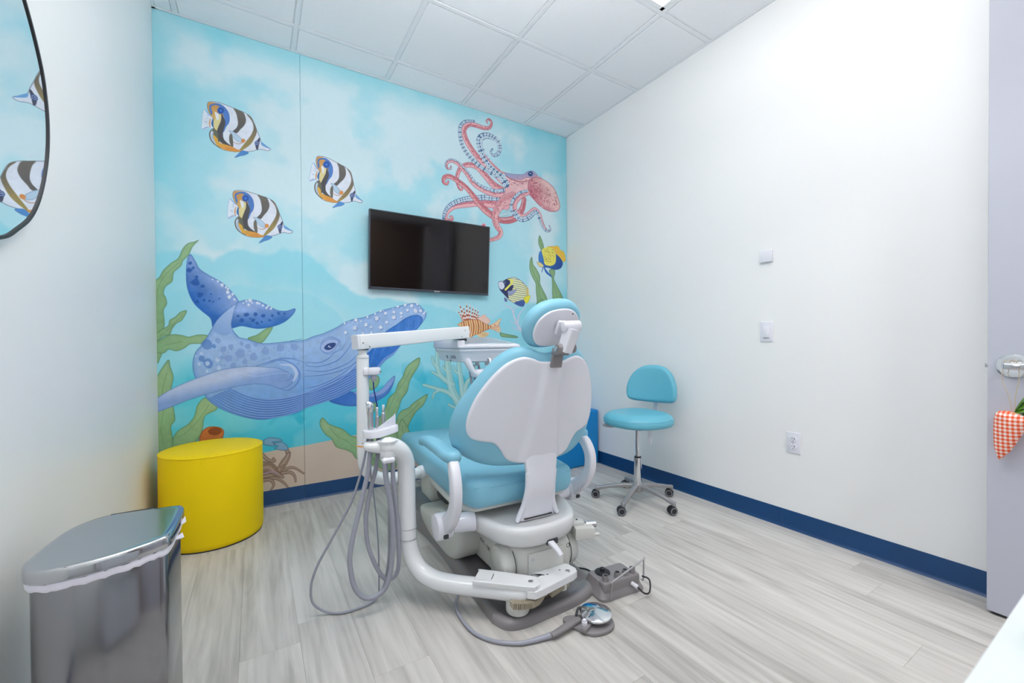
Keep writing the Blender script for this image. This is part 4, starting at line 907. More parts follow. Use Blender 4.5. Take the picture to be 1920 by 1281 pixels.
# sewn rear panel seam
m = M(); m.tube([(-.262, .068, .470), (-.15, .054, .466), (.0, .053, .466), (.11, .054, .466), (.222, .068, .470)], .0016, 6)
obj('seam', m, TEAL, seat)
# white seat tray under the cushion
m = M(); rings = []
for b, w, z0, z1 in cr([(.085, .19, .366, .378), (.12, .235, .352, .376), (.25, .255, .325, .368), (.5, .255, .328, .364), (.75, .235, .338, .366), (.95, .19, .352, .374), (1.05, .12, .362, .376)], False, 3):
    rings.append([(x - .022, b, y) for x, y in rrect(2 * w, z1 - z0, min(.018, (z1 - z0) * .45), 4, (0, (z0 + z1) / 2))])
m.loft(rings); obj('seat_tray', m, WARM, ch, smooth=60)
# rear scoop (pan) behind and below the seat
m = M(); rings = []
po = cr([(.215, .22), (.205, .10), (.178, .0), (.120, -.072), (.03, -.104), (-.08, -.104), (-.165, -.066), (-.222, .03), (-.242, .20), (-.12, .27), (.12, .27)], True, 4)
for s, z in ((.70, .244), (.80, .247), (.88, .254), (.945, .268), (.985, .288), (1.0, .308), (.99, .322), (.965, .331), (.92, .335), (.80, .330), (.70, .322)):
    rings.append([(x * s, .08 + (y - .08) * s, z) for x, y in po])
m.loft(rings); pan = obj('rear_scoop', m, SCOOP, ch, smooth=60)
for x, y in ((-.11, -.080), (.10, -.066)): obj('screw', M().cyl((x, y, .276), (x, y - .005, .275), .0055, n=10), SATIN, pan)
m = M().box((.0, -.088, .264), (.050, .03, .022), .002); obj('lever_slot', m, DARK, pan)
# white lever poking out of the slot
m = M().tube([(-.012, -.085, .268), (-.006, -.125, .256), (.004, -.155, .232)], [.013, .010, .008], sec=rrect(2.2, 1.1, .25, 3), smooth=3); obj('lever', m, WPL, ch, smooth=40)

# lift arm: warm white casting running forward from the rear drum
m = M(); rings = []
for b, w, z0, z1 in [(-.056, .108, .085, .222), (-.048, .116, .075, .232), (.0, .135, .070, .238), (.10, .158, .072, .228), (.30, .155, .060, .195), (.55, .150, .048, .160), (.70, .140, .045, .14)]:
    rings.append([(x, b, y) for x, y in rrect(2 * w, z1 - z0, .022, 5, (.004, (z0 + z1) / 2))])
m.loft(rings); la = obj('lift_arm', m, WARM, ch, smooth=50)
m = M().lathe([(0, -.185), (.060, -.185), (.070, -.179), (.076, -.165), (.078, -.150), (.078, -.132), (.076, -.130), (.081, -.128), (.084, -.12), (.084, .12), (.081, .128), (.076, .130), (.078, .132), (.078, .150), (.076, .165), (.070, .179), (.060, .185), (0, .185)], (.006, .045, .152), (1, 0, 0), 40)
dm = obj('rear_drum', m, WARM, ch, smooth=35)
for x in (-.129, .141): obj('drum_seam', M().lathe([(.076, -.0008), (.0812, -.0008), (.0812, .0008), (.076, .0008)], (x, .045, .152), (1, 0, 0), 40, ring=True), DARK, dm)
T = Matrix.Translation((-.1560, .20, .165)) @ Matrix.Rotation(R(-90), 4, 'Z') @ Matrix.Rotation(R(90), 4, 'X') @ Matrix.Rotation(R(-7), 4, 'Z')
text('marking', 'ADC - 12R', .022, T, INK, la)
# rear plate with four screws, power switch
m = M().box((-.005, -.058, .163), (.168, .014, .105), .002, 1); pl = obj('mounting_plate', m, WARM, ch, smooth=0)
for x, z in ((-.070, .192), (.052, .196), (-.070, .134)): obj('screw', M().cyl((x, -.064, z), (x, -.0675, z), .0075, n=14, bev=.001), SATIN, pl)
m = M().lathe([(.010, 0), (.010, .003), (.0065, .003), (.0065, .0)], (.108, -.053, .205), (0, -1, 0), 20, ring=True); obj('power_ring', m, INK, ch)
obj('socket', M().box((-.035, -.045, .238), (.030, .012, .004), .001), DARK, la)
# front cover of the column, a rounded housing on the left side of the base
m = M(); rings = []
for a, s in ((-.262, .86), (-.258, .93), (-.247, .98), (-.225, 1.0), (-.10, 1.0), (.10, 1.0), (.225, 1.0), (.247, .98), (.258, .93), (.262, .86)):
    o2 = cr([(.275, .262), (.262, .18), (.275, .105), (.36, .050), (.58, .040), (.74, .055), (.835, .085), (.86, .12), (.83, .148), (.70, .178), (.5, .238)], True, 4); c = np.array((.55, .13))
    rings.append([(a, c[0] + (p[0] - c[0]) * s, c[1] + (p[1] - c[1]) * s) for p in o2])
m.loft(rings); cov = obj('column_cover', m, WARM, ch, smooth=50)
T = Matrix.Translation((-.2635, .58, .115)) @ Matrix.Rotation(R(-90), 4, 'Z') @ Matrix.Rotation(R(90), 4, 'X') @ Matrix.Rotation(R(-4), 4, 'Z')
text('marking', 'CHAIR', .020, T, INK, cov)
m = M().box((0, .60, .26), (.36, .40, .16), .03, 3); obj('bellows', m, DARK, ch)
m = M().box((-.02, .98, .21), (.34, .22, .20), .05, 4); obj('junction_box', m, WARM, ch, smooth=60)

# grey floor plate: shallow tray with a rolled rim
m = M(); po = cr([(-.250, 1.25), (-.252, .6), (-.252, .0), (-.248, -.075), (-.222, -.128), (-.165, -.150), (-.05, -.148), (.08, -.140), (.178, -.118), (.228, -.070), (.245, .0), (.25, .6), (.25, 1.25)], True, 5)
po = np.array(po); c = np.array((0, .5))
def inset(P, q):
    nx = np.roll(P, -1, 0) - np.roll(P, 1, 0); nx /= np.hypot(*nx.T)[:, None] + 1e-9; Nn = np.c_[nx[:, 1], -nx[:, 0]]
    ar = .5 * np.sum(P[:, 0] * np.roll(P[:, 1], -1) - np.roll(P[:, 0], -1) * P[:, 1]); return P - Nn * q * (1 if ar > 0 else -1)
rings = []
for q, z in ((.0, .0), (.0, .010), (.002, .022), (.010, .031), (.022, .034), (.036, .030), (.055, .020), (.075, .016)):
    P = inset(po, q); rings.append([(p[0], p[1], z + (.055 * max(0, min(1, (p[1] - .15) / .3)) if z > .015 else 0)) for p in P])
m.loft(rings); obj('floor_plate', m, GREYP, ch, smooth=60)
m = M().box((0, .62, .09), (.28, .50, .12), .04, 3); obj('floor_pedestal', m, GREYP, ch, smooth=50)
m = M().cyl((-.10, -.01, .055), (.12, -.01, .055), .03); m.box((0, .15, .055), (.24, .3, .04), .01); obj('under_arm_shade', m, DARK, ch)  # dark block put in as the shade below the lift arm

# arm rests
def armrest(s, pb, a):
    """s = -1 left, +1 right; pb = where the pad's rear end sits along b"""
    m = M(); rings = []
    pth = cr([(a - .005 * s, pb + .015, .596), (a + .002 * s, pb - .018, .572), (a + .006 * s, pb - .045, .520), (a + .006 * s, pb - .042, .450), (a + .004 * s, pb + .000, .385), (a, pb + .065, .335), (a, pb + .105, .305)], False, 5)
    wd = np.interp(np.linspace(0, 1, len(pth)), [0, .2, .6, .85, 1], [.022, .026, .028, .036, .036])
    for i, p in enumerate(pth):
        t = V3(pth[min(i + 1, len(pth) - 1)] - pth[max(i - 1, 0)]).normalized(); n = V3((0, t.z, -t.y))
        rings.append([V3(p) + V3((1, 0, 0)) * float(u) * .020 + n * float(v * wd[i]) for u, v in rrect(2, 2, .55, 5)])
    m.loft(rings); post = obj('armrest_post', m, WPL, ch, smooth=50)
    m = M().lathe([(0, -.030), (.040, -.030), (.050, -.024), (.053, -.012), (.053, .030), (.049, .038), (.030, .041), (0, .041)], (a, pb + .105, .312), (s, 0, 0), 36)
    m.cyl((a - .02 * s, pb + .105, .312), (a - .125 * s, pb + .085, .315), .034, .042, n=28, bev=.004); obj('armrest_pivot', m, WPL, ch, smooth=35)
    obj('pivot_notch', M().box((a + .010 * s, pb + .054, .290), (.02, .01, .016), .002), DARK, post)
    o2 = cr([(-.034, 0), (-.037, .05), (-.033, .18), (-.030, .32), (-.026, .375), (-.012, .40), (.012, .40), (.026, .375), (.031, .32), (.036, .18), (.039, .05), (.034, 0), (.02, -.026), (-.016, -.026)], True, 4)
    m = M().pillow(o2, rp(.046, .021, 5), lambda x, y, h: (a - .004 * s + x, pb + .01 + y, .590 + h - .020 * max(0, (y - .28) / .12) ** 2))
    obj('armrest_pad', m, TEAL, ch, smooth=60)
armrest(-1, .04, -.362); armrest(1, .13, .335)

# water valve block sticking out on the right, with its round knob
t = V3((.205, -.03, .235)); m = M().box(t, (.085, .075, .050), .004, rot=Matrix.Rotation(R(-20), 3, 'Z')).box(t + V3((-.03, .03, .03)), (.09, .05, .014), .003, rot=Matrix.Rotation(R(-20), 3, 'Z'))
vb = obj('valve_block', m, WARM, ch)
obj('valve_knob', M().cyl((.225, -.02, .252), (.272, -.035, .252), .015, n=20, bev=.002), SATIN, vb)
obj('valve_outlet', M().cyl((.215, -.055, .222), (.262, -.068, .222), .008, n=14, bev=.001), WARM, vb)
for x, y in ((.165, .01), (.195, .0)): obj('screw', M().cyl((x, y, .270), (x, y, .275), .004, n=10), DARK, vb)

# ================================================================ delivery unit: post, swing arm, instrument console
du = thing('delivery_unit', 'white instrument delivery unit on a post in front of the painted whale', 'dental unit')
m = M().cyl((.418, 2.0, .585), (.4205, 2.0, 1.0), .0275, bev=.002, n=32).cyl((.4205, 2.0, .995), (.421, 2.0, 1.03), .019, n=24)
post = obj('post', m, WMET, du)
obj('collar', M().cyl((.4205, 2.0, .984), (.4205, 2.0, .987), .0283, n=32), SATIN, post)
obj('orange_band', M().cyl((.418, 2.0, .583), (.418, 2.0, .588), .0285, n=32), ORNG, post)
obj('pin', M().cyl((.41, 1.973, .60), (.41, 1.9715, .60), .0022, n=8), INK, post)
m = M().tube([(.418, 2.0, .583), (.419, 2.0, .54), (.430, 2.008, .478), (.475, 2.03, .422), (.55, 2.06, .392), (.64, 2.09, .380), (.78, 2.14, .374)], [.0275, .0275, .029, .030, .030, .029, .028], 24, 6)
m.cyl((.72, 2.12, .376), (.92, 2.19, .372), .033, bev=.003).box((.90, 2.17, .345), (.24, .08, .02), .003)
obj('support_tube', m, WMET, du, smooth=50)
a0 = V3((.394, 1.985, 1.058)); a1 = V3((1.035, 2.20, 1.112)); d = (a1 - a0).normalized(); rt = frame_of(d).to_3x3()
m = M().tube([a0, a1], [.034, .034], 8, 0, sec=rrect(1.7, 2.0, .18, 3)); arm_ = obj('swing_arm', m, WMET, du, smooth=35)
m = M().tube([a0 - d * .012, a0 - d * .0005], [.032, .0335], 8, 0, sec=rrect(1.7, 2.0, .18, 3)); obj('end_cap', m, WPL, arm_)
side = V3((d.y, -d.x, 0)).normalized()
for t, z in ((.012, -.004), (.045, -.024), (.62, -.022), (.645, .012)):
    q = a0 + d * t + side * .0285 + V3((0, 0, z)); obj('screw', M().cyl(q, q + side * .0016, .0028, n=8), INK, arm_)
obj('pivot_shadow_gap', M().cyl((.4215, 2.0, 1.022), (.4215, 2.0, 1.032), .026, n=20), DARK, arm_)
obj('console_pivot', M().cyl((1.01, 2.20, 1.060), (1.01, 2.20, 1.085), .028, n=24).box((.98, 2.2, 1.071), (.06, .03, .008), .002), DARK, du)
# console
c0 = V3((1.160, 2.335, 0))
def ring(x0, x1, y0, y1, z, r, tilt=.0): return [(px_, py_, z + tilt * (py_ - 2.335)) for px_, py_ in rrect(x1 - x0, y1 - y0, r, 5, ((x0 + x1) / 2, (y0 + y1) / 2))]
m = M(); TL = .12
m.loft([ring(1.03, 1.31, 2.20, 2.49, .936, .015), ring(1.00, 1.34, 2.175, 2.52, .944, .014), ring(.985, 1.355, 2.16, 2.53, .990, .012), ring(.984, 1.356, 2.159, 2.531, .992, .012), ring(.974, 1.366, 2.150, 2.538, 1.004, .012), ring(.974, 1.366, 2.150, 2.538, 1.016, .012)])
lowb = obj('console_body', m, WPL, du, smooth=30)
m = M(); m.loft([ring(.972, 1.368, 2.147, 2.54, 1.018, .012), ring(.966, 1.374, 2.142, 2.545, 1.024, .012), ring(.966, 1.374, 2.142, 2.545, 1.030, .012), ring(1.010, 1.374, 2.142, 2.545, 1.056, .016, TL), ring(1.016, 1.368, 2.150, 2.54, 1.062, .018, TL), ring(1.030, 1.350, 2.168, 2.52, 1.064, .02, TL)]); m.box((.990, 2.352, 1.046), (.046, .376, .040), .005, 2)
topb = obj('console_top', m, WPL, du, smooth=35)
m = M(); m.loft([ring(1.045, 1.335, 2.185, 2.50, 1.0635, .015, TL), ring(1.046, 1.334, 2.186, 2.499, 1.0650, .015, TL)]); mem = obj('touch_panel', m, PANELG, topb)
for r_ in range(2):
    for c_ in range(6):
        x, y = 1.14 + c_ * .022, 2.28 + r_ * .09
        obj('key_mark', M().cyl((x, y, 1.0650 + TL * (y - 2.335)), (x, y, 1.0656 + TL * (y - 2.335)), .005, n=8), INK, mem)
T = Matrix.Translation((.9870, 2.275, .967)) @ Matrix.Rotation(R(-14), 4, 'Y') @ Matrix.Rotation(R(-90), 4, 'Z') @ Matrix.Rotation(R(90), 4, 'X')
text('console_marking', 'G-KOS', .026, T, INK, lowb)
obj('marking_disc', M().lathe([(.007, 0), (.0105, 0), (.0105, .001), (.007, .001)], (.9905, 2.37, .967), (-1, 0, -.3), 20, ring=True), INK, lowb)
for x, y, z in ((.984, 2.235, .998), (1.10, 2.158, 1.002), (1.24, 2.158, 1.002), (.984, 2.47, .998)):
    obj('screw', M().cyl((x, y, z), (x - (.002 if x < .99 else 0), y - (.002 if x > .99 else 0), z), .004, n=10), SATIN, lowb)
for x in (1.0, 1.03): obj('hose_nipple', M().cyl((x, 2.34, .962), (x, 2.34, .940), .004, n=8), INK, lowb)
m = M().tube([(1.03, 2.19, .965), (1.045, 2.18, .925), (1.07, 2.18, .885), (1.10, 2.185, .865)], [.022, .020, .017, .018], 14)
m.tube([(1.085, 2.19, .872), (1.14, 2.19, .872), (1.20, 2.19, .880), (1.30, 2.19, .895)], [.024, .026, .024, .022], 16)
obj('console_handle', m, WPL, du, smooth=60)
for x in (1.075, 1.125, 1.19, 1.24):
    m = M().lathe([(.010, 0), (.0135, 0), (.0135, .03), (.010, .03)], (x, 2.235, .915), (0, 0, 1), 16, ring=True); obj('holder_ring', m, SATIN, du)
m = M().tube([(1.155, 2.20, .945), (1.165, 2.18, .955), (1.175, 2.165, .945), (1.16, 2.155, .90), (1.135, 2.155, .86)], [.010, .012, .013, .010, .008], 12); hp0 = obj('air_syringe', m, SATIN, None)
tag(hp0, 'grey steel syringe handpiece hooked under the instrument console', 'handpiece')
# junction box with cable on the post
m = M().cyl((.462, 1.985, .908), (.462, 1.985, .942), .034, bev=.006, n=28).box((.44, 1.99, .925), (.05, .05, .034), .006)
pb_ = obj('post_bracket', m, WPL, du, smooth=40)
obj('screw', M().cyl((.490, 1.962, .922), (.4915, 1.960, .922), .003, n=8), INK, pb_)
m = M().box((.462, 1.972, .897), (.024, .024, .024), .003).cyl((.462, 1.972, .886), (.462, 1.972, .876), .008); obj('connector', m, GREYL, du)
m = M().tube([(.460, 1.970, .880), (.462, 1.968, .84), (.470, 1.962, .79), (.474, 1.950, .74), (.470, 1.94, .69)], .0032, 8); obj('blue_cable', m, BLUEW, du)
# hoses from the console into the chair
for i, (x, dx) in enumerate(((1.075, .05), (1.10, .09), (1.135, .03))):
    obj('console_hose', M().tube([(x, 2.235, .915), (x + .004, 2.23, .85), (x + .02, 2.22, .74), (x + dx, 2.2, .62), (x + dx + .06, 2.18, .545)], .0075, 10), GREYL, du)
rebase(du, (.418, 2.0, .35))

# ================================================================ assistant's arm: link, bent tube, holder
aa = thing('assistant_arm', 'white bent tube arm curving round the left of the dental chair', 'holder arm', (CHX, CHY, 0), CHR)
br = [(-.075, -.066), (.082, -.066), (.092, -.076), (.100, -.118), (.092, -.136), (.070, -.146), (-.100, -.176), (-.128, -.178), (-.152, -.160), (-.154, -.128), (-.135, -.106), (-.040, -.092), (-.052, -.082)]
m = M().pillow(np.array(br), [(0.001, .112), (0, .114), (0, .138), (.0012, .140)], None, inner=(.5,))
lk = obj('link_plate', m, WMET, aa, smooth=20)
for x, y in ((-.025, -.100), (.035, -.098)): obj('screw', M().cyl((x, y, .1400), (x, y, .1408), .0035, n=8), INK, lk)
obj('link_bolt', M().cyl((.058, -.120, .1395), (.058, -.120, .1425), .0095, n=16, bev=.0008), SATIN, lk)
jp = [(-.100, -.105), (-.088, -.128), (-.098, -.160), (-.125, -.172), (-.150, -.160), (-.298, -.035), (-.302, -.018), (-.262, .028), (-.244, .030)]
m = M().pillow(cr(jp, True, 4), [(.001, .138), (0, .140), (0, .156), (.002, .158)], None, inner=(.5,))
jt = obj('joint_plate', m, WMET, aa, smooth=30)
obj('joint_bolt', M().cyl((-.124, -.137, .1575), (-.124, -.137, .1605), .0095, n=16, bev=.0008), SATIN, jt)
m = M().tube([(-.155, -.118, .115), (-.20, -.075, .115), (-.27, -.010, .113), (-.345, .062, .110), (-.402, .122, .112), (-.444, .180, .130), (-.470, .218, .175), (-.484, .232, .245), (-.488, .232, .33), (-.490, .230, .45), (-.492, .226, .53), (-.500, .214, .585), (-.520, .200, .622), (-.548, .190, .645), (-.575, .182, .655)], .0345, 28, 6)
tb = obj('bent_tube', m, WMET, aa, smooth=60)
for z, r in ((.300, .0348), (.2575, .0350)): obj('tube_ring', M().lathe([(r - .001, -.0012), (r + .0006, -.0012), (r + .0006, .0012), (r - .001, .0012)], (-.486 if z > .28 else -.485, .2325, z), (0, 0, 1), 32, ring=True), SATIN, tb)
m = M().cyl((-.575, .182, .607), (-.575, .182, .664), .030, bev=.002, n=28).lathe([(0, 0), (.030, 0), (.038, .012), (.0385, .017), (.030, .0175), (.028, .012), (0, .012)], (-.575, .182, .661), (0, 0, 1), 32)
m.tube([(-.575, .182, .652), (-.605, .195, .652), (-.640, .212, .655)], [.026, .025, .020], 20)
tc_ = obj('tube_cap', m, WMET, aa, smooth=50)
m = M().box((-.578, .170, .606), (.050, .050, .022), .010, 3); obj('hose_manifold', m, WPL, aa)
for z0, n_ in ((.10, 22),):
    g1 = M()
    for i in range(26):
        t = i / 25; a_, b_ = -.205 + .15 * t, -.128 - .035 * math.sin(t * 3.14); g1.box((a_, b_ - .01 + .02 * t, .096), (.0032, .030, .022), 0)
    for i in range(18):
        t = i / 17; g1.box((-.045 + .10 * t, -.150 + .03 * t, .098), (.0032, .026, .020), 0)
    g1.box((-.13, -.135, .096), (.15, .02, .014), 0).box((.0, -.125, .098), (.10, .02, .014), 0)
obj('ribbed_hose', g1, mat('ribbed_sleeve', (176, 166, 146), .6), aa, kind='stuff', smooth=0)
m = M().cyl((-.16, -.10, .040), (-.16, -.10, .090), .045, bev=.008, n=28).cyl((-.125, -.135, .085), (-.125, -.135, .113), .020, n=20).cyl((.03, -.125, .080), (.03, -.125, .113), .016, n=20); obj('arm_stop', m, WARM, aa, kind='stuff')
# holder tray with the instruments
hx = cr([(-.072, .008), (-.055, -.030), (-.020, -.036), (.020, -.020), (.062, .002), (.072, .022), (.060, .034), (.02, .030), (-.03, .034), (-.06, .034)], True, 4)
HX = Matrix.Translation((-.585, .225, .689)) @ Matrix.Rotation(R(8), 4, 'Z')
m = M().pillow(hx, [(.004, 0), (0, .003), (0, .026), (.002, .029)], None, inner=(.6, .3), T=HX @ Matrix.Rotation(R(-3), 4, 'Y'))
tr = obj('holder_tray', m, WPL, aa, smooth=40)
m = M(); wl_ = cr([(-.030, -.020, 0), (.015, -.004, 0), (.060, .016, 0)], False, 4)
rr_ = []
for i, p in enumerate(wl_):
    hgt = .030 + .048 * i / (len(wl_) - 1); q = V3(p); rr_.append([tuple(HX @ V3((q.x, q.y, .024))), tuple(HX @ V3((q.x, q.y + .004, .024))), tuple(HX @ V3((q.x, q.y + .004, hgt))), tuple(HX @ V3((q.x, q.y, hgt)))])
m.loft(rr_); obj('splash_guard', m, WPL, tr, smooth=30)
rebase(aa, (0, -.12, .0))

def handpiece(name, label, cat, x, y, z, parts, hose, r, grp=None):
    t = thing(name, label, cat, (x, y, z), 0, grp)
    for nm, m_, mt in parts(V3((0, 0, 0))): obj(nm, m_, mt, t, smooth=50)
    obj('hose', M().tube([(a - x, b - y, c - z) for a, b, c in hose], r, 12, 5), GREYL, t, smooth=60)
    return t
def p_suction(o):
    m = M().tube([o + V3((0, 0, .0)), o + V3((0, 0, .03)), o + V3((-.001, 0, .06)), o + V3((-.002, 0, .085))], [.010, .012, .011, .013], 16)
    h = M().tube([o + V3((-.002, 0, .083)), o + V3((-.003, -.002, .105)), o + V3((-.010, -.004, .115))], [.013, .014, .009], 16).cyl(o + V3((-.018, -.01, .112)), o + V3((-.010, -.006, .114)), .006)
    return [('body', m, SATIN), ('valve_head', h, CHROME)]
def p_tip(L, r):
    def f(o): return [('body', M().tube([o, o + V3((0, 0, .03)), o + V3((0, 0, .045))], [r, r * 1.1, r], 14), SATIN), ('nozzle', M().cyl(o + V3((0, 0, .045)), o + V3((0, 0, L)), r * .8, r * .72, n=14, bev=.0008), CHROME)]
    return f
H1 = [(0.374, 1.7, 0.689), (0.362, 1.714, 0.595), (0.336, 1.728, 0.49), (0.311, 1.74, 0.416), (0.245, 1.751, 0.295), (0.194, 1.759, 0.202), (0.172, 1.765, 0.126), (0.179, 1.767, 0.057), (0.228, 1.757, 0.012), (0.283, 1.73, 0.007), (0.361, 1.728, 0.008), (0.415, 1.744, 0.016), (0.442, 1.73, 0.08), (0.454, 1.714, 0.198), (0.451, 1.695, 0.332), (0.446, 1.674, 0.426), (0.435, 1.652, 0.534), (0.428, 1.62, 0.613)]
H2 = [(0.384, 1.69, 0.688), (0.374, 1.69, 0.57), (0.356, 1.69, 0.487), (0.332, 1.685, 0.396), (0.307, 1.68, 0.3), (0.297, 1.675, 0.225), (0.311, 1.67, 0.13), (0.348, 1.665, 0.077), (0.395, 1.66, 0.073), (0.433, 1.655, 0.113), (0.452, 1.65, 0.226), (0.452, 1.645, 0.35), (0.441, 1.64, 0.438), (0.424, 1.635, 0.54), (0.416, 1.625, 0.614)]
H3 = [(0.412, 1.69, 0.69), (0.413, 1.7, 0.637), (0.404, 1.702, 0.557), (0.383, 1.703, 0.478), (0.366, 1.704, 0.391), (0.363, 1.703, 0.343), (0.37, 1.701, 0.26), (0.399, 1.697, 0.169), (0.435, 1.692, 0.11), (0.471, 1.685, 0.117), (0.484, 1.676, 0.172), (0.477, 1.666, 0.337), (0.466, 1.655, 0.428), (0.455, 1.643, 0.533), (0.450, 1.625, 0.61)]
handpiece('suction_handpiece', 'chrome suction handpiece with a round head, leftmost in the white holder', 'handpiece', .383, 1.690, .705, p_suction, H2, .0095)
handpiece('syringe_handpiece', 'slim silver handpiece in the middle of the white holder', 'handpiece', .410, 1.700, .715, p_tip(.085, .0075), H1, .0048)
handpiece('suction_handpiece', 'slim silver handpiece nearest the tip of the white splash guard', 'handpiece', .436, 1.705, .725, p_tip(.082, .0075), H3, .0085)
t = obj('thin_hose', M().tube([(.403, 1.72, .66), (.39, 1.732, .548), (.403, 1.744, .445), (.411, 1.756, .389), (.422, 1.768, .288), (.43, 1.78, .150), (.432, 1.79, .006)], .0032, 8, 5), GREYL)
tag(t, 'thin grey hose hanging straight down to the floor behind the looped hoses', 'hose')

# ================================================================ foot controls
fp = thing('foot_pedal', 'round chrome foot pedal on a flat grey base behind the chair', 'pedal', (1.075, 1.165, 0))
m = M(); o2 = cr([(.065, .0), (.058, .040), (.020, .058), (-.03, .065), (-.085, .085), (-.105, .060), (-.085, .0), (-.06, -.045), (.0, -.062), (.045, -.045)], True, 5)
m.pillow(o2, rp(.014, .005, 3), None, inner=(.5,)); m.box((-.062, -.012, .020), (.05, .024, .014), .003, rot=Matrix.Rotation(R(20), 3, 'Z')); obj('pedal_base', m, GREYP, fp)
m = M().lathe([(0, 0), (.050, 0), (.058, .002), (.060, .006), (.0595, .011), (.056, .013), (.03, .019), (.004, .024), (0, .0242)], (.005, .012, .028), (0, 0, 1), 56).cyl((.005, .012, .012), (.005, .012, .03), .03)
obj('pedal_disc', m, CHROME, fp, smooth=25)
m = M().cyl((-.066, -.006, .014), (-.066, -.006, .040), .0105, bev=.002, n=20).lathe([(.004, 0), (.007, 0), (.007, .004), (.004, .004)], (-.066, -.006, .040), (0, 0, 1), 16); obj('valve', m, WPL, fp)
m = M().tube([(-.062, .045, .03), (-.045, .055, .042), (-.028, .06, .040)], .005, 8); obj('latch_lever', m, DARK, fp)
m = M().tube([(1.018 - 1.075, 1.200 - 1.165, .020), (.95 - 1.075, 1.19 - 1.165, .022), (.88 - 1.075, 1.185 - 1.165, .018)], [.012, .0125, .010], 16, sec=rrect(2.2, 1.3, .6, 5)); obj('cable_sleeve', m, GREYP, fp)
m = M().tube([(x - 1.075, y - 1.165, z) for x, y, z in [(.905, 1.190, .014), (.831, 1.205, .011), (.765, 1.228, .009), (.700, 1.282, .009), (.660, 1.36, .009), (.655, 1.465, .009), (.675, 1.548, .010), (.715, 1.597, .018), (.76, 1.60, .04), (.79, 1.58, .06)]], [.011, .0085, .007, .0062, .006, .006, .006, .006, .006, .006], 12); obj('air_hose', m, GREYL, fp)

fb = thing('foot_control', 'grey foot control box with a black dial and wire bail', 'foot control', (1.295, 1.305, 0), R(-6))
m = M(); b0 = rrect(.226, .150, .022, 4); t0 = rrect(.186, .112, .016, 4, (.0, .004))
m.loft([[(x, y, .001) for x, y in b0], [(x * 1.0, y, .012) for x, y in b0], [(x * .965, y * .965, .016) for x, y in b0], [(x, y, .054) for x, y in t0], [(x * .96, y * .94, .060) for x, y in t0]])
m.box((.0, -.045, .046), (.190, .040, .050), .010, 3); bx_ = obj('housing', m, GREYP, fb, smooth=35)
m = M().lathe([(0, 0), (.031, 0), (.033, .002), (.032, .005), (.012, .007), (.010, .010), (.011, .018), (.009, .021), (0, .021)], (-.035, .024, .060), (0, 0, 1), 36); obj('dial', m, BLACK, fb)
for x in (-.072, -.012, .030, .068):
    so = obj('hose_socket', M().lathe([(.014, 0), (.0135, .012), (.0125, .026), (.0095, .026), (.0095, .012), (0, .012)], (x, -.045, .066), (0, 0, 1), 20), GREYP, fb); obj('socket_bore', M().lathe([(0, 0), (.0094, 0), (.0094, .001), (0, .001)], (x, -.045, .0895), (0, 0, 1), 16), BLACK, so)
m = M().tube([(-.075, -.075, .012), (-.074, -.082, .02), (-.070, -.082, .074), (-.060, -.080, .082), (.095, -.078, .132), (.103, -.076, .128), (.103, -.074, .050), (.098, -.07, .045)], .0035, 10, 4); obj('wire_bail', m, ALU, fb)
obj('plug', M().cyl((.045, -.066, .042), (.055, -.094, .036), .0085, bev=.002, n=16), WPL, fb)
m = M().tube([(.054, -.092, .036), (.068, -.118, .020), (.092, -.122, .022), (.112, -.10, .055), (.100, -.072, .060)], .0035, 8); obj('plug_lead', m, BLACK, fb)
m = M().tube([(-.030, .070, .020), (-.02, .10, .012), (-.03, .16, .008), (-.09, .20, .010), (-.17, .19, .035)], .0042, 8); obj('supply_cable', m, BLACK, fb)
obj('front_line', M().box((-.055, -.0655, .040), (.0012, .001, .045)), DARK, bx_)

# ================================================================ television
tv = thing('television', 'black wall mounted flat television on the mural between whale and octopus', 'television', (1.178, 3.135, 1.44))
TT = Matrix.Translation((0, -.063, .28)) @ Matrix.Rotation(R(4.0), 4, 'X')
m = M().box((0, .012, 0), (.962, .030, .562), .003, 2, T=TT).box((0, .032, -.03), (.70, .03, .36), .01, T=TT); tvb = obj('casing', m, TVB, tv)
m = M()
w, h = .962, .562
for x, z, sx, sz in ((-(w / 2 - .004), 0, .008, h), (w / 2 - .004, 0, .008, h), (0, h / 2 - .004, w, .008), (0, -(h / 2 - .009), w, .018)): m.box((x, -.0055, z), (sx, .006, sz), .0012, 1, T=TT)
obj('bezel', m, TVB, tv, smooth=0)
obj('screen', M().box((0, -.0035, .005), (w - .015, .002, h - .025), T=TT), SCR, tv, smooth=0)
obj('logo_plate', M().box((.03, -.009, -.272), (.045, .003, .008), .001, T=TT), SATIN, tv)
obj('standby_lamp', M().box((.03, -.0095, -.279), (.010, .002, .004), T=TT), mat('red_lamp', (160, 30, 60), .4), tv)
obj('wall_bracket', M().box((0, -.0245, .28), (.30, .045, .20), .003), BLACK, tv)

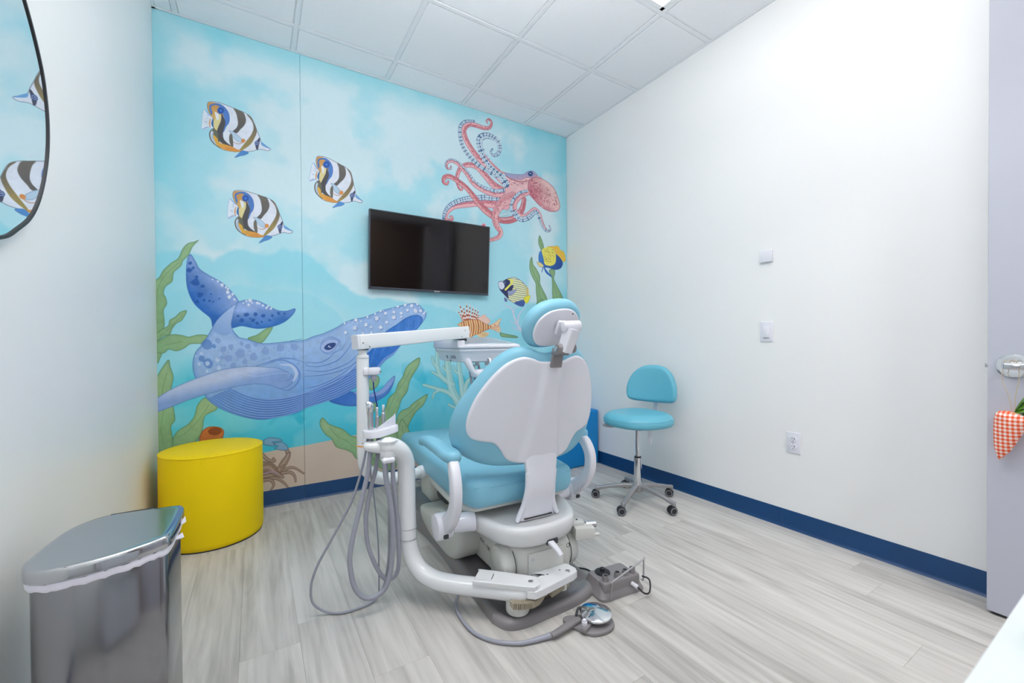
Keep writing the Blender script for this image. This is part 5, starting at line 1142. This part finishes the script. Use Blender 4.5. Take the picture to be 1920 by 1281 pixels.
# ================================================================ yellow pouf
po_ = thing('pouf', 'round yellow vinyl pouf in the corner under the whale', 'pouf', (-.205, 2.845, 0))
rr = .236; Hh = .485
m = M().lathe([(0, .003), (rr - .010, .003), (rr - .003, .010), (rr, .03), (rr + .001, .2), (rr, Hh - .012), (rr - .003, Hh - .004), (rr - .010, Hh), (rr * .8, Hh + .004), (rr * .5, Hh + .007), (0, Hh + .008)], n=72)
b_ = obj('cover', m, YEL, po_, smooth=50)
m = M().lathe([(rr - .004, -.003), (rr + .0012, -.0015), (rr + .0012, .0015), (rr - .004, .003)], (0, 0, Hh - .006), n=72, ring=True); obj('top_piping', m, YEL, po_)
m = M().lathe([(rr - .02, 0), (rr - .006, 0), (rr - .006, .006), (rr - .02, .006)], (0, 0, 0), n=60, ring=True); obj('base_ring', m, BLACK, po_)

# ================================================================ blue foam block in the far corner
bb = thing('foam_seat', 'bright blue vinyl block seat in the far corner behind the dental chair', 'seat block', (2.27, 2.905, 0))
m = M().box((0, 0, .2335), (.50, .42, .465), .016, 3); obj('cover', m, BLU, bb, smooth=60)
m = M().box((0, 0, .4655), (.474, .394, .0016), .0006, 1); obj('seam', m, BLU, bb)

# ================================================================ dentist's stool
st_ = thing('stool', 'teal swivel stool with a half round backrest by the right wall', 'stool', (2.132, 1.915, 0))
hub = V3((0, 0, .085))
m = M().lathe([(0, .07), (.030, .07), (.036, .08), (.038, .118), (.030, .122), (0, .122)], n=28); obj('hub', m, ALU, st_)
def caster(x, y, az):
    c = bpy.data.objects.new('caster', None); COL.objects.link(c)
    return c
for k in range(5):
    a = R(-85 + 72 * k); dx, dy = math.cos(a), math.sin(a)
    m = M(); rings = []
    for s_, z, wd, hg in cr([(.025, .104, .017, .016), (.10, .100, .0155, .013), (.18, .086, .0145, .011), (.24, .072, .014, .011), (.268, .066, .015, .013)], False, 4):
        c_ = V3((dx * s_, dy * s_, z)); n_ = V3((-dy, dx, 0)); rings.append([c_ + n_ * float(u * wd) + V3((0, 0, float(v * hg))) for u, v in rrect(2, 2, .6, 4)])
    m.loft(rings); m.cyl((dx * .262, dy * .262, .045), (dx * .262, dy * .262, .078), .0125, bev=.002)
    lg = obj('leg', m, ALU, st_, smooth=50)
    ca = R([250, 215, 195, 225, 235][k]); ax = V3((math.cos(ca), math.sin(ca), 0)); fw = V3((-ax.y, ax.x, 0)); c_ = V3((dx * .262, dy * .262, .027)) - fw * .012
    for s in (-1, 1):
        m = M().lathe([(0, -.009), (.018, -.009), (.0255, -.006), (.0265, 0), (.0255, .006), (.020, .009), (.018, .0075), (0, .0075)], c_ + ax * .0125 * s, ax * s, 28); w_ = obj('wheel', m, BLACK, lg, smooth=40)
        obj('wheel_ring', M().lathe([(.0175, 0), (.0205, 0), (.0205, .0016), (.0175, .0016)], c_ + ax * (.0125 * s + .0078 * s), ax * s, 28, ring=True), GREYL, lg)
    obj('caster_fork', M().box(c_ + V3((0, 0, .012)) + fw * .008, (.012, .012, .040), .003, rot=Matrix.Rotation(ca, 3, 'Z')), BLACK, lg)
m = M().cyl((0, 0, .12), (0, 0, .285), .025, .0245, n=28, bev=.001).cyl((0, 0, .285), (0, 0, .292), .026, n=28); obj('lower_column', m, CHROME, st_)
m = M().cyl((0, 0, .29), (0, 0, .483), .0135, n=24); obj('gas_column', m, CHROME, st_)
obj('column_collar', M().cyl((0, 0, .288), (0, 0, .300), .0215, n=24, bev=.002), BLACK, st_)
m = M().lathe([(0, .472), (.035, .472), (.050, .489), (.055, .503), (0, .503)], n=28).box((.0, 0, .501), (.18, .16, .012), .004); obj('seat_plate', m, WPL, st_)
th = math.atan2(.06, .20)
o2 = cr([(.215, 0), (.205, .10), (.150, .180), (.05, .212), (-.06, .206), (-.155, .155), (-.205, .07), (-.212, -.03), (-.19, -.12), (-.11, -.19), (.0, -.213), (.11, -.195), (.185, -.12)], True, 5)
m = M().pillow(o2, [(.035, .507), (.012, .511), (.002, .523), (.0, .539), (.004, .557), (.016, .573), (.036, .584), (.065, .590)], None, inner=(.7, .4, .2)); sc_ = obj('seat', m, TEAL2, st_, smooth=70)
m = M().tube([(p[0] * .985, p[1] * .985, .5555) for p in np.vstack([o2, o2[:1]])], .0013, 6, 0); obj('seam', m, TEAL2, sc_)
# backrest: a D facing the room, curved round the sitter
bd = V3((math.cos(th), math.sin(th), 0)); bl = V3((-bd.y, bd.x, 0))
half = cr([(-.172, .03), (-.178, .075), (-.168, .135), (-.135, .200), (-.075, .245), (0, .256), (.075, .245), (.135, .200), (.168, .135), (.178, .075), (.172, .03), (.150, .008), (.10, .0), (0, -.004), (-.10, .0), (-.150, .008)], True, 4)
def mpb(x, y, h): p = bd * (.215 + h - 1.3 * x * x * 1.0 + .05 * y) + bl * x; return (p.x, p.y, .630 + y)
m = M().pillow(half, rp(.060, .026, 5), mpb, inner=(.8, .6, .4, .2), c=np.array((0, .12))); obj('backrest', m, TEAL2, st_, smooth=70)
m = M().tube([bd * .08 + V3((0, 0, .493)), bd * .20 + V3((0, 0, .489)), bd * .285 + V3((0, 0, .53)), bd * .292 + V3((0, 0, .73))], [.010, .010, .010, .010], sec=rrect(3.4, 1.0, .3, 3)); obj('back_bar', m, WPL, st_, smooth=40)
# levers under the seat
vd = V3((-.745, -.668, 0)); vr = V3((.668, -.745, 0))
m = M().tube([V3((0, 0, .489)) - vr * .04, -vr * .10 + V3((0, 0, .493)), -vr * .17 + vd * .02 + V3((0, 0, .493)), -vr * .215 + vd * .02 + V3((0, 0, .497))], [.005, .006, .011, .009], 10); obj('height_lever', m, ALU, st_)
q = vr * .075 + vd * .03
m = M().box(q + V3((0, 0, .447)), (.026, .008, .105), .003, rot=Matrix.Rotation(math.atan2(vr.y, vr.x), 3, 'Z')).box(q + V3((0, 0, .495)), (.05, .05, .012), .003); tl = obj('tilt_lever', m, WPL, st_)
obj('screw', M().cyl(q + V3((0, 0, .405)) + vd * .004, q + V3((0, 0, .405)) + vd * .007, .004, n=10), SATIN, tl)

# ================================================================ step bin
tb_ = thing('trash_bin', 'brushed stainless trash bin with a slanted lid by the left wall', 'trash bin', (-.29, 1.37, 0))
lid = [(-.176, 1.30), (-.174, 1.46), (-.178, 1.495), (-.192, 1.508), (-.26, 1.518), (-.335, 1.522), (-.372, 1.502), (-.400, 1.455), (-.412, 1.39), (-.420, 1.30), (-.419, 1.272), (-.402, 1.232), (-.370, 1.212), (-.33, 1.210), (-.28, 1.220), (-.235, 1.240), (-.196, 1.268)]
lo = cr([(x + .29, y - 1.37) for x, y in lid], True, 5)
m = M().pillow(lo * .93, [(0.004, .012), (0, .016), (0, .562), (.003, .566)], None, inner=(.5,)); obj('body', m, STEEL, tb_, smooth=50)
m = M().pillow(lo * .975, [(.004, .0), (0, .004), (0, .022), (.004, .024)], None, inner=(.5,)); obj('base_band', m, BLACK, tb_)
rings = []; rg = random.Random(3)
jit = [rg.random() for _ in range(len(lo))]
for z, s_, j in ((.560, .958, .0), (.556, .964, .0015), (.559, .976, .002), (.565, .980, .002), (.572, .974, .0)):
    rings.append([(p[0] * s_, p[1] * s_, z + j * math.sin(i * .9) * jit[i] - .003 * jit[(i * 3) % len(lo)]) for i, p in enumerate(lo)])
m = M().loft(rings, False, False); bl_ = obj('bin_liner', m, BAG, tb_, smooth=60)
m = M().loft([[(.112, -.02, .560), (.128, .0, .556), (.121, .012, .548)], [(.112, -.02, .566), (.124, .002, .568), (.121, .014, .560)]]).loft([[(.113, .06, .566), (.124, .075, .570), (.120, .088, .563)], [(.113, .06, .574), (.121, .080, .584), (.119, .092, .572)]]); obj('liner_tuft', m, BAG, tb_, kind='stuff')
m = M().pillow(lo, [(.004, .570), (.0, .574), (.0, .592), (.0025, .598), (.006, .600)], None, inner=(.9, .6, .3)); obj('lid', m, LIDM, tb_, smooth=40)
obj('lid_hinge', M().cyl((-.045, .152, .594), (.045, .152, .594), .006, n=12).box((0, .152, .58), (.10, .012, .024), .003), BLACK, tb_)
m = M().box((-.02, -.185, .022), (.08, .05, .010), .004).box((-.02, -.15, .020), (.05, .05, .008), .002); obj('pedal', m, SATIN, tb_)

# ================================================================ mirror on the left wall
mo = [(1.10, 1.262), (1.25, 1.268), (1.36, 1.292), (1.425, 1.325), (1.490, 1.367), (1.541, 1.425), (1.578, 1.497), (1.600, 1.572), (1.604, 1.655), (1.586, 1.740), (1.555, 1.800), (1.500, 1.868), (1.43, 1.93), (1.34, 1.985), (1.22, 2.015), (1.08, 2.0), (.94, 1.94), (.84, 1.84), (.78, 1.70), (.77, 1.56), (.80, 1.43), (.87, 1.33), (.97, 1.28)]
mr = thing('mirror', 'egg shaped wall mirror with a thin black rim on the left wall', 'mirror', (XL, 1.18, 1.63))
ml = cr([(y - 1.18, z - 1.63) for y, z in mo], True, 6)
m = M().pillow(ml, [(.004, 0), (.004, .014)], lambda x, y, h: (.004 + h, x, y), inner=(.5,)); obj('glass', m, MIR, mr, smooth=0)
m = M(); ar = np.array(ml); nxt = np.roll(ar, -1, 0) - np.roll(ar, 1, 0); nxt /= np.hypot(*nxt.T)[:, None]; nn = np.c_[nxt[:, 1], -nxt[:, 0]]
rings = [[(hh, p[0] + n[0] * q, p[1] + n[1] * q) for q, hh in ((-.004, .001), (.003, .001), (.003, .021), (-.004, .021))] for p, n in zip(ar, nn)]
m.loft(rings + [rings[0]], False, False); obj('rim', m, BLACK, mr, smooth=30)

# ================================================================ small wall plates on the right wall
t = thing('wall_sensor', 'small white wall sensor, topmost of the fittings on the right wall', 'sensor', (XR, 1.311, 1.54))
m = M().box((-.0075, 0, 0), (.015, .070, .070), .004, 3); obj('housing', m, WPL, t)
t = thing('light_switch', 'white rocker light switch plate in the middle of the right wall', 'light switch', (XR, 1.311, 1.103))
m = M().box((-.003, 0, 0), (.006, .072, .118), .003, 2); pl = obj('cover_plate', m, WPL, t)
m = M().box((-.0075, .0, -.002), (.006, .034, .066), .0015, 2, rot=Matrix.Rotation(R(3), 3, 'Y')); obj('rocker', m, WPL, t)
obj('rocker_gap', M().box((-.0062, 0, -.036), (.001, .030, .0025)), DARK, pl)
t = thing('power_outlet', 'white double socket outlet low on the right wall', 'outlet', (XR, 1.167, .484))
m = M().box((-.003, 0, 0), (.006, .072, .118), .003, 2); obj('cover_plate', m, WPL, t)
for z in (.021, -.021):
    s_ = obj('socket', M().lathe([(0, 0), (.0165, 0), (.0165, .003), (.0155, .0038), (0, .0038)], (-.0055, 0, z), (-1, 0, 0), 24), WPL, t)
    obj('slots', M().box((-.0096, .006, z + .004), (.0008, .002, .009)).box((-.0096, -.006, z + .004), (.0008, .0025, .010)).box((-.0096, 0, z - .008), (.0008, .0045, .004)), INK, s_, kind='stuff')
obj('screw', M().cyl((-.006, 0, 0), (-.0072, 0, 0), .0028, n=8), SATIN, t)

# ================================================================ stuffed carrot hanging on the door handle
ca = thing('carrot_ornament', 'stuffed red gingham carrot hanging by twine from the door handle', 'ornament', (2.347, .3500, .605))
A0 = V3((-.001, .033, .002)); A1 = V3((.0, .0, .182)); ax = (A1 - A0)
m = M(); rings = []
prof = [(0, .002), (.05, .007), (.2, .019), (.4, .028), (.6, .035), (.78, .040), (.88, .040), (.95, .034), (.985, .022), (1.0, .010)]
fm = frame_of(ax).to_3x3(); N_ = 44
for t_, r in cr(prof, False, 4):
    rings.append([A0 + ax * float(t_) + fm @ V3((math.cos(2 * math.pi * k / N_) * float(r) * (1 + (.07 * math.cos(9 * 2 * math.pi * k / N_) if t_ > .86 else .012 * math.cos(5 * 2 * math.pi * k / N_))), math.sin(2 * math.pi * k / N_) * float(r) * (1 + (.07 * math.cos(9 * 2 * math.pi * k / N_) if t_ > .86 else 0)), 0)) for k in range(N_)])
m.loft(rings); obj('body', m, GING, ca, smooth=60)
for i, (dy, dz, bend, w) in enumerate(((-.055, .050, .02, .012), (-.085, .050, .0, .013), (-.070, .025, -.01, .011), (-.10, .075, .015, .010), (-.04, .075, .01, .009))):
    m = M(); b0_ = A1 + V3((-.004 * (i % 3 - 1), 0, -.004)); rings = []
    for t_ in np.linspace(0, 1, 9):
        p = b0_ + V3((-.012 * math.sin(t_ * 3) * (i % 2 * 2 - 1), dy * t_, dz * t_ + bend * math.sin(t_ * math.pi))); ww = w * (.5 + .9 * math.sin(min(t_ * 1.15, 1) * math.pi * .85)) * (1 if t_ < .97 else .3)
        sd = V3((.25, dz, -dy)).normalized(); rings.append([p + sd * ww * .9, p + V3((-.0012, 0, 0)), p - sd * ww * .9, p + V3((.0012, 0, 0))])
    m.loft(rings); obj('leaf', m, LEAF, ca, smooth=50)
m = M().tube([A1 + V3((0, .003, -.002)), V3((-.006, .010, .24)), V3((-.010, .026, .30)), V3((-.006, .022, .352)), V3((-.002, .016, .368)), V3((.012, .0, .362))], .0012, 6).tube([A1 + V3((0, -.003, -.002)), V3((-.006, -.006, .24)), V3((-.010, -.014, .30)), V3((-.006, -.012, .352)), V3((.0, -.002, .369)), V3((.012, .0, .362))], .0012, 6)
m.tube([A1 + V3((-.016, .016, -.006)), A1 + V3((-.020, 0, -.002)), A1 + V3((-.014, -.016, -.004)), A1 + V3((-.002, -.02, -.003))], .0022, 6); obj('twine', m, TWINE, ca)

# ================================================================ countertop at the photographer's elbow
ct = thing('counter', 'white countertop edge in the bottom right corner, out of focus', 'counter', (.73, -.27, 0))
m = M().box((0, .0, .880), (1.20, .652, .040), .003, 2); obj('worktop', m, CTOP, ct)
m = M().box((0, -.02, .45), (1.16, .58, .82), .002, 1); obj('carcass', m, WPL, ct, smooth=0)
for i in range(2): dd = obj('cabinet_door', M().box((-.29 + .58 * i, .276, .46), (.570, .018, .78), .002, 1), WPL, ct, smooth=0); obj('bar_pull', M().cyl((-.05 + .10 * i, .302, .70), (-.05 + .10 * i, .302, .80), .005), SATIN, dd)
m = M().lathe([(0, 0), (.020, 0), (.022, .003), (.022, .008), (.019, .011), (.012, .012), (0, .012)], (.338, .024, .9001), n=32); t = obj('mint_lid', m, MINT); tag(t, 'small mint green round lid on the white countertop edge', 'lid')
